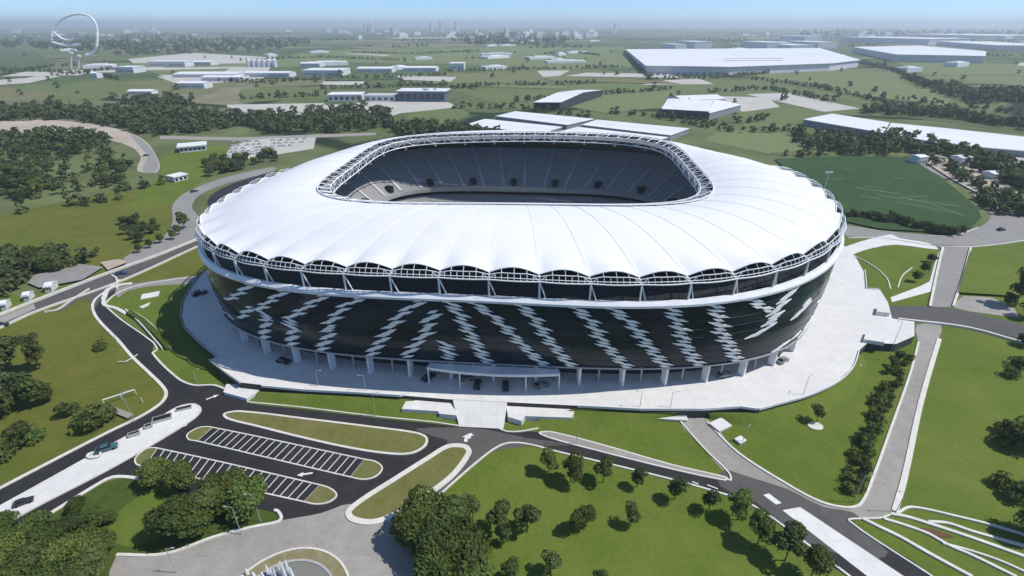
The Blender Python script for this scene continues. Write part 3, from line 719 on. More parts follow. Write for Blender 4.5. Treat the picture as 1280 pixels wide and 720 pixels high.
wall_line([(949, 512), (975, 505), (1010, 495), (1045, 479), (1066, 460), (1074, 438)], PZ - .25, PZ + .45, sm=True, lab='curved white parapet round the right hand side of the plaza')
wall_line([(256, 337), (239, 359), (229, 377), (226, 395), (230, 409), (241, 421), (257, 435), (271, 446)], PZ - .25, PZ + .5, sm=True, m=M['concrete'], lab='curved grey parapet round the shaded left side of the plaza')
wall_line([(262, 451), (281, 466), (300, 479)], PZ - .25, PZ + .5, m=M['concrete'], lab='short grey parapet at the lower left corner of the plaza')
wall_line([(1081, 338), (1083, 361), (1098, 362)], PZ - .25, PZ + .5, lab='short white parapet at the upper right corner of the plaza')
# white slabs and plinths round the plaza edge
for i, (x, y, lx, ly, lab) in enumerate([(398, 496, 1.8, 3.5, 'white stone bench block on the grass nearest the car park entrance'), (425, 498, 3.5, 1.6, 'white low plinth on the grass between two lamp posts'), (494, 508, 1.6, 5.0, 'slanting white ramp slab beside the left terrace'),
        (729, 520, 1.6, 4.0, 'narrow white ramp slab beside the right terrace'), (752, 521, 3.6, 3.6, 'square white plinth on the grass right of the steps'), (826, 522, 13, 2.4, 'long white ramp slab under the right parapet'), (906, 516, 5.5, 3.2, 'white slab at the head of the pale right hand path'),
        (900, 533, 4.2, 3.2, 'white square pad on the lawn beside the right hand path'), (1049, 479, 4.5, 3.6, 'white framed hatch on the lawn under the curved parapet'), (925, 552, 2.0, 1.6, 'small white box on the lawn beside the pale path'), (1065, 456, 2.5, 3.6, 'small white slab against the curved parapet')]):
    p = G(x, y); b = MB(); b.box((0, 0, .3), (lx, ly, .6)); b.box((0, 0, .66), (lx + .3, ly + .3, .12))
    o = b.build('stone_slab', M['paving']); o.location = (p.x, p.y, .03); o.rotation_euler = (0, 0, -.08 if x < 900 else .5); tag(o, lab, 'slab', 'stone slabs round the plaza')
# right hand terrace blocks
for px, z1 in (([(1078, 428), (1104, 432), (1108, 424), (1082, 418)], PZ + 1.2), ([(1096, 386), (1110, 388), (1111, 396), (1094, 394)], PZ + 1.5)):
    b = MB(); pp = [G(p[0], p[1], PZ) for p in px]; b.prism([(q.x, q.y) for q in pp][::-1], PZ - .1, z1)
    tag(b.build('stair_block', M['paving']), 'white stair block at the %s of the plaza' % ('lower right corner' if px[0][0] < 1090 else 'far right edge'), 'stair block')

def bank(low, up, z1=1.9, m=None):
    n = 24
    def res(px, z):
        q = [G(p[0], p[1], z) for p in px]; cum = [0]
        for a, c in zip(q, q[1:]): cum.append(cum[-1] + (c - a).length)
        out = []
        for k in range(n + 1):
            d = cum[-1] * k / n; i = max(j for j in range(len(q) - 1) if cum[j] <= d + 1e-9); f = (d - cum[i]) / (cum[i+1] - cum[i]); out.append(q[i].lerp(q[i+1], min(f, 1)))
        return out
    A_, B_ = res(low, .0), res(up, PZ); b = MB(); rows_ = []
    for f, z in ((0, .03), (.25, .35), (.5, .95), (.75, 1.55), (.97, z1)): rows_.append([Vector((a.x + (c.x - a.x) * f, a.y + (c.y - a.y) * f, z)) for a, c in zip(A_, B_)])
    vs = [p for r in rows_ for p in r]; b.add(vs, [(i*(n+1) + j, i*(n+1) + j + 1, (i+1)*(n+1) + j + 1, (i+1)*(n+1) + j) for i in range(4) for j in range(n)])
    tag(b.build('grass_bank', m or M['lawn'], sm=True) if False else b.build('grass_bank', m or M['lawn'], None, True), kind='structure')
bank([(312, 505), (380, 512), (469, 523), (540, 530), (572, 534)], [(322, 485), (380, 488), (440, 491), (500, 494), (512, 493)])
bank([(640, 536), (676, 538), (740, 545), (846, 523)], [(720, 506), (760, 509), (800, 511), (846, 511)])
bank([(888, 524), (950, 538), (1010, 530), (1070, 490), (1085, 452)], [(886, 511), (947, 511), (1010, 494), (1048, 476), (1075, 437)])
# ------------------------------------------------------------------ fields beyond, seen as coloured patches
FZ = [.03]
def field(px, m, name='field', sm=False): 
    FZ[0] += .012; return sheet(name, px, m, sm=sm, z=FZ[0])
M['field_a'] = mat('field_green', (.115, .150, .055), .95, .1, var=(.145, .175, .07), scale=[.006, .05])
M['field_b'] = mat('field_dark_green', (.075, .11, .045), .95, .1, var=(.095, .13, .055), scale=[.006, .05])
M['field_c'] = mat('field_dry', (.15, .15, .07), .95, .1, var=(.19, .18, .09), scale=[.006, .05])
M['field_l'] = mat('field_light', (.145, .185, .075), .95, .1, var=(.175, .20, .09), scale=[.006, .05])
field([(560, 110), (640, 108), (780, 104), (960, 100), (1000, 106), (960, 124), (840, 122), (700, 130), (640, 136)], M['field_a'])
field([(400, 62), (560, 60), (780, 58), (790, 84), (700, 86), (560, 80), (420, 78)], M['field_l'])
field([(620, 86), (785, 86), (815, 99), (640, 104), (560, 104)], M['field_a'])
field([(540, 92), (700, 90), (740, 100), (640, 104), (540, 106)], M['field_c'])
field([(940, 94), (1050, 88), (1130, 92), (1195, 118), (1180, 132), (1060, 116)], M['field_l'])
field([(1120, 78), (1280, 80), (1340, 110), (1280, 108), (1180, 98)], M['field_l'])
field([(1090, 130), (1190, 134), (1280, 150), (1280, 168), (1130, 146)], M['field_b'])
field([(880, 176), (900, 162), (990, 166), (1030, 170), (1040, 186), (960, 192)], M['field_l'])
field([(920, 140), (1000, 134), (1080, 140), (1010, 148), (980, 160), (930, 158)], M['field_a'])
field([(510, 138), (575, 136), (588, 142), (560, 156), (512, 158)], M['field_a'])
field([(380, 66), (420, 70), (420, 82), (350, 84), (330, 76)], M['field_l'])
field([(0, 60), (40, 62), (70, 80), (60, 92), (-60, 100)], M['field_b'])
field([(130, 104), (270, 96), (300, 104), (260, 116), (150, 122)], M['field_c'])
field([(60, 108), (130, 100), (180, 108), (120, 126), (60, 124)], M['field_a'])
field([(-60, 108), (60, 110), (70, 124), (-60, 132)], M['field_c'])
field([(300, 112), (400, 108), (420, 122), (300, 128)], M['field_a'])
field([(284, 131), (405, 129), (412, 140), (330, 148), (284, 144)], M['pale_ground'], 'yard')
field([(404, 132), (500, 124), (560, 128), (575, 134), (500, 142), (470, 152), (412, 140)], M['pale_ground'], 'yard')
field([(700, 132), (760, 118), (840, 114), (860, 122), (830, 134), (760, 142)], M['field_l'])
field([(880, 120), (960, 122), (975, 134), (930, 140), (860, 128)], M['pale_ground'], 'yard')
field([(932, 118), (985, 116), (1075, 136), (1030, 140)], M['pale_ground'], 'yard')
field([(160, 74), (240, 66), (345, 72), (330, 98), (230, 108), (180, 90)], M['pale_ground'], 'yard')
field([(-60, 104), (30, 98), (100, 86), (100, 90), (36, 104), (-60, 110)], M['pale_ground'], 'yard')
# paler strips and plots of the far plain
rf = random.Random(21)
for i in range(46):
    x, y = rf.uniform(-20, 1290), 44 + 62 * rf.random() ** 1.4
    if 770 < x < 1090 and y < 100: continue
    L, dy, sl = rf.uniform(40, 150), rf.uniform(1.5, 5) * (y - 30) / 40, rf.uniform(-3, 3)
    field([(x, y), (x + L, y + sl), (x + L + rf.uniform(-20, 30), y + sl + dy), (x + rf.uniform(-30, 20), y + dy * rf.uniform(.7, 1.2))], M[rf.choice(('field_a', 'field_l', 'field_c', 'field_b', 'field_l', 'pale_ground'))])
# training pitch and the ground beside it
field([(968, 200), (1060, 196), (1136, 198), (1180, 226), (1222, 262), (1226, 274), (1214, 286), (1190, 293), (1100, 288), (1046, 276), (1010, 240)], M['pitch_grass'], 'training_field')
def streaks():
    b = MB()
    for x0, y0, x1, y1, wd in ((1069, 236, 1124, 244, .8), (1080, 234, 1105, 237, .6), (1096, 246, 1140, 251, .7), (1136, 251, 1200, 260, .7), (1076, 246, 1100, 250, .6), (1120, 254, 1196, 268, .5), (1034, 225, 1056, 225.5, .6), (1053, 212, 1066, 213, .6), (1118, 224, 1128, 224.5, .7), (1124, 248, 1160, 247, .5), (1150, 252, 1205, 272, .5)):
        s = line_strip([G(x0, y0), G(x1, y1)], wd, FZ[0] + .03); b.add(s.v, s.f); FZ[0] += .004
    tag(b.build('pitch_marking', mat('worn_line_paint', (.22, .30, .20), .9, .1)), kind='structure')
streaks()
field([(1150, 200), (1166, 194), (1200, 202), (1250, 226), (1274, 244), (1270, 250), (1226, 246), (1190, 226)], M['earth'], 'yard')
field([(1166, 180), (1280, 190), (1400, 206), (1400, 240), (1280, 220), (1230, 204)], M['pale_ground'], 'yard')
field([(44, 346), (100, 332), (130, 336), (104, 352), (50, 362), (36, 356)], M['road_mid'], 'yard')
field([(126, 330), (150, 326), (160, 330), (136, 340)], M['earth'], 'yard')
field([(1222, 312), (1262, 314), (1262, 372), (1196, 368), (1212, 316)], M['lawn'])

# ------------------------------------------------------------------ buildings beyond
def block(name, base, depth, h, roofm, wallm, label, cat='building', group=None, gable=0.0, front=None, skew=0.0, door=None, over=.6, extra=None):
    """building on the ground line base[0]-base[1] (photo positions), running `depth` m away from it"""
    a, c = G(*base[0]), G(*base[1]); d = c - a; L = d.length; rz = math.atan2(d.y, d.x)
    t = thing(name, label, cat, (a.x, a.y, .04), rz, group)
    b = MB()
    q = [(0, 0), (L, 0), (L + skew, depth), (skew, depth)]
    lo = [(x, y, 0) for x, y in q]; hi = [(x, y, h) for x, y in q]
    b.add(lo + hi, [(0, 1, 5, 4), (1, 2, 6, 5), (2, 3, 7, 6), (3, 0, 4, 7)])
    if gable:
        b.add([hi[1], hi[2], (L + skew/2, depth/2, h + gable)], [(0, 1, 2)]); b.add([hi[3], hi[0], (skew/2, depth/2, h + gable)], [(0, 1, 2)])
    b.build('wall', wallm, t)
    r = MB(); o = over
    e = [(-o, -o), (L + o, -o), (L + skew + o, depth + o), (skew - o, depth + o)]
    if gable:
        m1 = (skew/2 - o, depth/2, h + gable + .1); m2 = (L + skew/2 + o, depth/2, h + gable + .1)
        E = [(x, y, h + .05) for x, y in e]; th = .35
        for face in ((E[0], E[1], m2, m1), (m1, m2, E[2], E[3])):
            up = [Vector(p) + Vector((0, 0, th)) for p in face]
            r.add([*face, *up], [(3, 2, 1, 0), (4, 5, 6, 7)] + [(i, (i+1) % 4, 4 + (i+1) % 4, 4 + i) for i in range(4)])
    else: r.prism(e, h + .02, h + .8)
    ro = r.build('roof', roofm, t)
    if front:                                    # (material, z0, z1, count, width share)
        fm_, z0, z1, n, sh = front; f = MB()
        for i in range(n):
            wd = L / n * sh; cx_ = L * (i + .5) / n
            f2 = MB(); f2.box((cx_, -.04, (z0 + z1) / 2), (wd, .12, z1 - z0)); f2.build('window' if n > 1 else 'shutter', fm_, t)
    if extra: extra(t, L, depth, h)
    return t
def roofkit(n):
    def f(t, L, D, h):
        rr = random.Random(n)
        for i in range(n):
            b = MB(); s = rr.uniform(2, 5); b.box((L * rr.uniform(.1, .9), D * rr.uniform(.15, .85), h + .8 + 1.0), (s * 1.6, s, 2.0)); b.build('roof_vent', M['roof_grey'], t)
    return f
# the vast warehouse
def vents(t, L, D, h):
    for k in range(3):
        b = MB(); b.box((L * .62, D * (.25 + .22 * k), h + 1.5), (L * .3, 6, 1.4)); b.build('roof_light', M['roof_grey'], t)
    for k in range(12):
        b = MB(); b.box((L * (.04 + .05 * k), -.06, 2.6), (L * .025, .2, 5)); b.build('loading_door', M['wall_grey'], t)
def polyshed(name, px, h, label, cat='shed', roofm=None, wallm=None, group=None, ribs=0, doors=None):
    Q = [G(x, y, h) for x, y in px]; c = sum(Q, Vector()) / len(Q); c.z = .04; n = len(Q)
    t = thing(name, label, cat, c, 0, group); loc = [Vector((p.x - c.x, p.y - c.y, 0)) for p in Q]
    if sum(loc[j].x*loc[(j+1) % n].y - loc[(j+1) % n].x*loc[j].y for j in range(n)) < 0: loc = loc[::-1]
    b = MB(); b.prism([p * .988 for p in loc], 0, h - .5); b.build('wall', wallm or M['wall_grey'], t)
    b = MB(); b.prism(loc, h - .49, h); b.build('roof', roofm or M['roof_white'], t)
    if doors:
        a, d = loc[doors[0] % n] * .99, loc[doors[1] % n] * .99; dr = (d - a).normalized(); nn = Vector((dr.y, -dr.x, 0))
        for k in range(doors[2]):
            p = a.lerp(d, (k + .5) / doors[2]); b = MB(); b.box((p.x + nn.x * .1, p.y + nn.y * .1, h * .22), ((d - a).length / doors[2] * .5, .3, h * .4), math.atan2(dr.y, dr.x)); b.build('loading_door', M['wall_grey'], t)
    if ribs:
        b = MB(); a, d = loc[0].lerp(loc[1], .5), loc[3].lerp(loc[2], .5); b.tube((a.x, a.y, h), (d.x, d.y, h), .08, 4); b.build('roof_ridge', M['roof_grey'], t)
    return t
wt = polyshed('warehouse', [(807, 82), (782, 61.5), (1025, 60), (1076, 75), (1040, 79), (912, 83.5)], 16, 'vast low white warehouse in the fields behind the stadium', 'warehouse', wallm=M['wall_white'])
for y0, y1 in ((73.5, 73.2), (76, 75.8)):
    c = wt.location; a, d = G(905, y0, 16) - c, G(978, y1, 16) - c; b = MB(); b.ribbon([a, d], 5, 15.96, 17.2); b.build('roof_light', M['roof_grey'], wt)
for x in range(12):
    c = wt.location; a = G(815 + x * 8, 84, 0); a = G(814 + x * 8.2, 94.6 - x * .03, 0) - c; b = MB(); b.box((a.x, a.y + .5, 3), (8, 1.2, 6), -.12); b.build('loading_door', M['wall_grey'], wt)
polyshed('warehouse', [(1066, 58.5), (1150, 57), (1233, 64), (1232, 70), (1120, 68)], 18, 'long white warehouse on the horizon right of the vast one', 'warehouse', wallm=M['wall_white'])
block('warehouse', [(1160, 56), (1212, 55)], 500, 26, M['roof_white'], M['wall_white'], 'distant tall white warehouse behind the long one at right', 'warehouse', over=2)
block('warehouse', [(1243, 63), (1330, 64)], 600, 18, M['roof_white'], M['wall_white'], 'pale warehouse cut by the right edge near the horizon', 'warehouse', over=2)
block('warehouse', [(1230, 48), (1330, 48)], 900, 18, M['roof_white'], M['wall_white'], 'farthest pale warehouse at the right edge under the sky', 'warehouse', over=2)
for i, (x0, y0, x1, dep, h, lab) in enumerate([(958, 62, 985, 200, 26, 'stepped white factory block left end of the far works'), (988, 63, 1018, 260, 18, 'low white factory hall amid the far works'), (1005, 54, 1026, 200, 34, 'tallest white factory block of the far works'),
      (1022, 60, 1046, 220, 22, 'pale factory hall at right end of the far works'), (868, 60, 890, 160, 24, 'white tower block standing behind the vast warehouse'), (844, 61, 858, 120, 16, 'small white block behind the left end of the vast warehouse')]):
    block('factory', [(x0, y0), (x1, y0 - .2)], dep, h, M['roof_white'], M['wall_white'], lab, 'factory', 'far white works')
# the four white covered sheds
for i, (px, lab) in enumerate([([(619, 145), (644, 139), (743, 148.5), (709, 156)], 'long white roofed shed, farther of the left pair behind the stadium'), ([(581, 156), (606, 148.5), (703, 158.5), (676, 167)], 'long white roofed shed, nearer of the left pair behind the stadium'),
     ([(727, 156), (746, 149.5), (862, 160.5), (838, 169)], 'long white roofed shed, farther of the right pair behind the stadium'), ([(697, 165), (722, 158.5), (836, 171.5), (805, 180)], 'long white roofed shed, nearer of the right pair behind the stadium')]):
    polyshed('covered_shed', px, 5, lab, 'shed', group='white covered sheds behind the stadium', ribs=1)
# gabled hall with dark front, and its long neighbour
block('gabled_hall', [(826, 147), (884, 150.5)], 95, 9, M['roof_white'], M['wall_dark'], 'white roofed hall with dark gable front behind the sheds', 'hall', gable=5, front=(M['glass_dark'], 1, 7, 6, .7))
block('gabled_hall', [(886, 150), (925, 139)], 60, 7, M['roof_white'], M['wall_grey'], 'low white roofed annexe on the right of the dark fronted hall', 'hall', gable=3)
block('gabled_hall', [(853, 133), (905, 131)], 40, 7, M['roof_white'], M['wall_white'], 'narrow white roofed hall behind the dark fronted one', 'hall', gable=3)
block('hangar', [(667, 138), (700, 138)], 130, 9, M['roof_white'], M['wall_dark'], 'pale roofed hangar with wide dark doorway behind the sheds', 'hangar', gable=4, skew=70, front=(M['dark'], .5, 8, 1, .86))
block('office_building', [(499, 127), (556, 127.5)], 30, 13, M['roof_white'], M['wall_blue'], 'blue grey office building with oversailing white roof behind left', 'office', over=3, front=(M['glass_dark'], 3, 10, 7, .7), extra=roofkit(3))
block('office_building', [(410, 127), (452, 126.5)], 30, 8, M['roof_white'], M['wall_white'], 'low white building at left of the blue grey office', 'office', front=(M['glass_dark'], 2, 6, 6, .5))
block('office_building', [(456, 127), (494, 127)], 26, 7, M['roof_grey'], M['wall_white'], 'low white building joined to the blue grey office', 'office', front=(M['glass_dark'], 2, 5, 5, .6))
# long white roofs on the right
for px, lab in (([(1004, 149), (1040, 142), (1112, 153), (1105, 166)], 'white roofed shed, left end of the long pair at right'), ([(1107, 166), (1114, 153.5), (1190, 161), (1300, 173), (1300, 190), (1180, 180)], 'very long white roofed shed running off the right edge')):
    h = 6; Q = [G(x, y, h) for x, y in px]; c = sum(Q, Vector()) / len(Q); c.z = .04
    t = thing('covered_shed', lab, 'shed', c); loc = [(p.x - c.x, p.y - c.y) for p in Q]; n = len(loc)
    if sum(loc[j][0]*loc[(j+1) % n][1] - loc[(j+1) % n][0]*loc[j][1] for j in range(n)) < 0: loc = loc[::-1]
    b = MB(); b.prism([(x * .98, y * .98) for x, y in loc], 0, h - .6); b.build('wall', M['wall_grey'], t)
    b = MB(); b.prism(loc, h - .6, h); b.build('roof', M['roof_white'], t)
# small buildings left of centre, and along the horizon
LB = [(186, 84, 232, 40, 12, 'white flat roofed works, tallest left of centre', 'w'), (238, 82, 264, 40, 8, 'white shed on the right of the left works', 'w'), (145, 92, 168, 40, 12, 'beige block west of the works', 'w'), (216, 97, 296, 60, 6, 'long low pale shed below the works', 'w'), (222, 111, 256, 26, 8, 'white shed with dark base below the long low one', 'w'),
      (252, 102, 300, 40, 7, 'pale shed at the right of the yard', 'w'), (306, 97, 362, 36, 8, 'long white shed under the row of tanks', 'w'), (378, 95, 428, 60, 10, 'white factory shed, left of the mid row', 'w'), (446, 91, 490, 50, 8, 'white factory shed, middle of the mid row', 'w'), (504, 90, 545, 50, 8, 'white factory shed, right of the mid row', 'w'), (562, 88, 580, 40, 14, 'small white block at the end of the mid row', 'w'),
      (375, 84, 400, 40, 8, 'small pale shed behind the tanks', 'w'), (114, 98, 122, 16, 9, 'tiny white gabled house near the spiral', 'w'), (160, 118, 190, 16, 4, 'thin pale shed among the left trees', 'w')]
for x0, y0, x1, dep, h, lab, _ in LB:
    block('shed', [(x0, y0), (x1, y0)], dep, h, M['roof_white'], M['wall_white'], lab, 'shed', gable=0 if h > 9 else 2, front=(M['wall_grey'], h * .3, h * .5, 2, .8))
block('shed', [(225, 191), (258, 188)], 14, 4, M['roof_white'], M['wall_white'], 'slim white pavilion on the bright grass left of the car park', 'pavilion', front=(M['glass_dark'], 1, 3, 6, .6), over=1.2)
block('shed', [(219, 228), (235, 224)], 7, 3, M['roof_white'], M['wall_white'], 'little white shelter beside the pale slip road', 'shelter', front=(M['glass_dark'], .5, 2.2, 3, .6))
for i, (x0, y0, x1, dep, h, lab) in enumerate([(57, 366, 66, 5, 2.0, 'flat roofed white house by the highway, right of a pair'), (2, 388, 9, 4, 1.8, 'small white house cut by the left edge by the highway'), (30, 377, 38, 4, 1.8, 'small white house by the highway, left of a pair'), (1147, 206, 1158, 8, 5, 'small pale hut at the top of the earth yard'), (1200, 207, 1214, 9, 5, 'white hut behind the earth yard'), (1240, 226, 1252, 8, 4, 'low white hut at the right of the earth yard')]):
    block('house', [(x0, y0), (x1, y0 - 1)], dep, h, M['roof_white'], M['wall_white'], lab, 'house', over=.2, gable=.8, front=(M['glass_dark'], 1, 2.6, 3, .4))
# row of tanks
for i in range(6):
    p = G(312 + i * 6.4, 84); b = MB(); r = 5.5; b.tube((0, 0, 0), (0, 0, 16), r, 16); t = thing('storage_tank', 'white cylindrical storage tank in the row of six left of centre', 'tank', (p.x, p.y, .04), 0, 'row of white storage tanks')
    b.build('drum', M['wall_white'], t); b = MB(); b.tube((0, 0, 16), (0, 0, 18), r + .2, 16, .6); b.build('cap', M['roof_white'], t)
# skyline towers
for i, (x, y, w_, h, lab) in enumerate([(459, 41, 4.5, 105, 'pale tower block, left of the skyline pair'), (466, 41, 4.5, 112, 'pale tower block, right of the skyline pair'), (541, 40, 4, 120, 'pale skyline tower, left of three right of the pair'), (553, 39.5, 4, 125, 'pale skyline tower, middle of three right of the pair'), (573, 39, 5, 130, 'pale skyline tower, right of three right of the pair'), (496, 44, 9, 60, 'broad pale block on the skyline below the tower pair'),
     (635, 50, 5, 70, 'pale block over the dark skyline wood'), (676, 50, 9, 45, 'wide pale block right of the dark skyline wood'), (697, 49, 6, 40, 'low pale block at the right end of the skyline wood'), (770, 42, 3, 100, 'lone thin tower on the right skyline'), (412, 41, 8, 45, 'low pale block on the left skyline'), (193, 41, 5, 90, 'lone white tower on the far left skyline'), (170, 40, 8, 50, 'low pale block on the far left skyline'), (430, 42, 14, 30, 'long pale block left of the tower pair'), (655, 51, 14, 25, 'long low pale block by the skyline wood')]):
    a = G(x - w_/2, y); c = G(x + w_/2, y); L = (c - a).length; t = thing('tower_block', lab, 'tower', (a.x, a.y, .04), .75, 'buildings on the skyline'); b = MB(); b.box((L/2, L*.35, h/2), (L, L*.7, h)); b.build('wall', M['wall_white'], t)
    b = MB(); b.box((L/2, L*.35, h + 2.01), (L*.4, L*.3, 4)); b.build('roof', M['roof_grey'], t)
    for k in range(5):
        b = MB(); b.box((L/2, -.2, h * (k + .7) / 5.4), (L * .8, .6, h * .05)); b.build('window', M['wall_grey'], t)

# scattered buildings of the far town, one object each
for i in range(110):
    x = rnd.choice((rnd.uniform(380, 620), rnd.uniform(20, 380), rnd.uniform(900, 1290), rnd.uniform(600, 760))); y = 40 + (9 if i < 50 else 50) * rnd.random() ** 1.5; p = G(x, y)
    b = MB(); L, D, h = rnd.uniform(25, 110), rnd.uniform(20, 50), rnd.uniform(10, 38) if i < 50 else rnd.uniform(5, 10); b.box((0, 0, h / 2), (L, D, h)); b.box((0, 0, h + 1), (L * .5, D * .5, 2))
    o = b.build('distant_building', M['roof_white']); o.location = (p.x, p.y, .05); o.rotation_euler = (0, 0, rnd.uniform(.2, .9)); tag(o, 'small pale building of the far town under the horizon', 'building', 'far town under the horizon')
# ------------------------------------------------------------------ trees
def leaf_cloud(seed, w, h, n, size, lobes=9, z0=.0, shape='round'):
    """n leaf-sized faces through a lobed crown of width w and height h, standing on z0"""
    g_ = np.random.default_rng(seed)
    L = []
    for i in range(lobes):
        a = g_.uniform(0, 2*math.pi); f = g_.uniform(.0, .62); zf = g_.uniform(.18, .82)
        if shape == 'cone': f *= (1.1 - zf); 
        if shape == 'round': f *= math.sin(math.pi * min(max(zf, .12), .95)) ** .5
        r = g_.uniform(.34, .52) * (1.0 if shape != 'column' else .8)
        L.append((f * w / 2 * math.cos(a), f * w / 2 * math.sin(a), zf * h, r * w / 2 * 1.25, r * h / 2 * 1.05))
    L = np.array(L); k = g_.choice(len(L), n, p=L[:, 3] / L[:, 3].sum())
    d = g_.normal(size=(n, 3)); d /= np.linalg.norm(d, axis=1)[:, None]
    d[:, 2] = np.where(d[:, 2] < -.3, -d[:, 2], d[:, 2])
    rad = g_.uniform(.62, 1.06, n) ** .7
    c = np.stack([L[k, 0] + d[:, 0] * L[k, 3] * rad, L[k, 1] + d[:, 1] * L[k, 3] * rad, L[k, 2] + d[:, 2] * L[k, 4] * rad + z0], 1)
    nrm = d + g_.normal(size=(n, 3)) * .55; nrm[:, 2] += .25; nrm /= np.linalg.norm(nrm, axis=1)[:, None]
    t1 = np.cross(nrm, g_.normal(size=(n, 3))); t1 /= np.maximum(np.linalg.norm(t1, axis=1), 1e-6)[:, None]; t2 = np.cross(nrm, t1)
    s = size * g_.uniform(.6, 1.35, n)[:, None]
    v = np.stack([c - t1 * s, c - t2 * s * .62 + nrm * s * .15, c + t1 * s, c + t2 * s * .62 - nrm * s * .12], 1).reshape(-1, 3)
    return v
def np_mesh(name, v, m):
    me = bpy.data.meshes.new(name); n = len(v) // 4
    me.vertices.add(len(v)); me.vertices.foreach_set('co', v.astype(np.float32).ravel())
    me.loops.add(4 * n); me.loops.foreach_set('vertex_index', np.arange(4 * n, dtype=np.int32))
    me.polygons.add(n); me.polygons.foreach_set('loop_start', np.arange(0, 4 * n, 4, dtype=np.int32)); me.polygons.foreach_set('loop_total', np.full(n, 4, dtype=np.int32))
    me.materials.append(m); me.update(calc_edges=True); return me
def trunk_mb(h, top, r, seed, w):
    g_ = random.Random(seed); b = MB(); b.tube((0, 0, -.15), (0, 0, h * .55), r * 1.25, 7, r * .8); b.tube((0, 0, h * .55), (0, 0, top), r * .8, 7, r * .3)
    for i in range(6):
        a = g_.uniform(0, 6.28); z = h * g_.uniform(.6, 1.0) + (top - h) * g_.uniform(0, .5); q = g_.uniform(.25, .42) * w
        b.tube((0, 0, z), (math.cos(a) * q, math.sin(a) * q, z + q * g_.uniform(.6, 1.1)), r * .42, 5, r * .12)
    return b
PROTO = {}
def tree_proto(key, w, h, stem, n, size, m, seed, lobes=10, shape='round', parts=True):
    """stored as meshes; every tree made from it is an object with trunk and crown"""
    cr = np_mesh(key + '_crown', leaf_cloud(seed, w, h - stem, n, size, lobes, stem, shape), m)
    tr = trunk_mb(max(stem, h * .2), h * .72, max(.1, h * .018), seed, w).mesh(key + '_trunk', M['bark'])
    PROTO[key] = (cr, tr)
tree_proto('broad_a', 11, 10, 2.0, 5200, .40, M['leaf'], 1, 16)
tree_proto('broad_b', 10, 9.5, 1.8, 4600, .40, M['leaf'], 2, 14)
tree_proto('broad_c', 9, 10.5, 2.2, 4600, .38, M['leaf_dark'], 3, 14)
tree_proto('young_a', 5.2, 7.0, 1.9, 1900, .26, M['leaf'], 4, 9)
tree_proto('young_b', 4.8, 6.6, 1.8, 1700, .26, M['leaf_dark'], 5, 8)
tree_proto('young_c', 5.0, 6.6, 2.2, 1100, .26, M['leaf_light'], 6, 8)
tree_proto('mid_a', 9, 9, 1.2, 1200, .60, M['leaf_far'], 7, 15)
tree_proto('mid_b', 8, 10, 1.4, 1200, .60, M['leaf_dark'], 8, 15)
tree_proto('mid_c', 10, 8, 1.0, 1200, .60, M['leaf'], 9, 15)
tree_proto('shrub_a', 3.4, 2.8, .15, 600, .24, M['leaf_dark'], 10, 7)
tree_proto('shrub_b', 4.2, 2.6, .15, 650, .24, M['leaf'], 11, 8)
tree_proto('tall_a', 7.5, 15, 2.6, 2400, .42, M['leaf_dark'], 12, 16, 'column')
def tree(key, px, py, s=1.0, label='', group=None, name='tree', cat='tree', sz=None, parts=True):
    p = G(px, py); cr, tr = PROTO[key]; rz = rnd.uniform(0, 6.28)
    if parts:
        t = thing(name, label, cat, p, rz, group); t.scale = (s, s, s * (sz or 1))
        for nm, me in (('trunk', tr), ('crown', cr)):
            o = bpy.data.objects.new(nm, me); COL.objects.link(o); o.parent = t
    else:
        t = bpy.data.objects.new(name, cr); COL.objects.link(t); t.location = p; t.rotation_euler = (0, 0, rz); t.scale = (s, s, s * (sz or 1)); tag(t, label, cat, group)
    return t
# lawn in front: each young tree (photo position of its foot)
LAWN = [('young_a', 686, 590, .92, 'leftmost of the five young trees in a row along the road on the front lawn'), ('young_a', 718, 603, 1.12, 'fullest young tree second from left in the row along the front lawn road'), ('young_b', 754, 603, 1.0, 'dark young tree, middle of the row along the front lawn road'), ('young_c', 795, 609, .85, 'slight pale young tree, fourth in the row along the front lawn road'),
  ('young_c', 843, 624, 1.0, 'thin young tree, right end of the row along the front lawn road'), ('young_c', 886, 637, .9, 'lone thin sapling between the lawn row and the right hand cluster'), ('young_c', 591, 648, .98, 'young tree at the left edge of the front lawn beside the big clump'), ('young_b', 625, 666, 1.12, 'left of two dark round trees side by side on the front lawn'),
  ('young_b', 659, 665, 1.12, 'right of two dark round trees side by side on the front lawn'), ('young_a', 719, 664, .78, 'left and lower of two small trees touching in mid lawn'), ('young_a', 732, 658, .82, 'right and taller of two small trees touching in mid lawn'), ('young_c', 788, 658, .86, 'lone small tree in mid lawn right of the touching pair'), ('young_c', 630, 680, .6, 'tiny pale sapling below the two dark round trees'),
  ('young_b', 688, 716, .85, 'small dark tree near the bottom edge of the front lawn'), ('young_a', 640, 728, .8, 'tree half cut by the bottom edge left of the small dark one'), ('young_a', 922, 650, 1.08, 'upper left tree of the four in the cluster by the white road strip'), ('young_a', 947, 680, 1.15, 'second tree of the four in the cluster by the white road strip'), ('young_b', 981, 701, 1.3, 'biggest dark tree of the cluster by the white road strip'), ('young_a', 1012, 724, 1.15, 'lowest tree of the cluster by the white road strip'), ('young_b', 748, 732, .6, 'tree top showing at the bottom edge in mid lawn')]
for k, x, y, s, lab in LAWN: tree(k, x, y, s, lab, 'young trees on the front lawn')
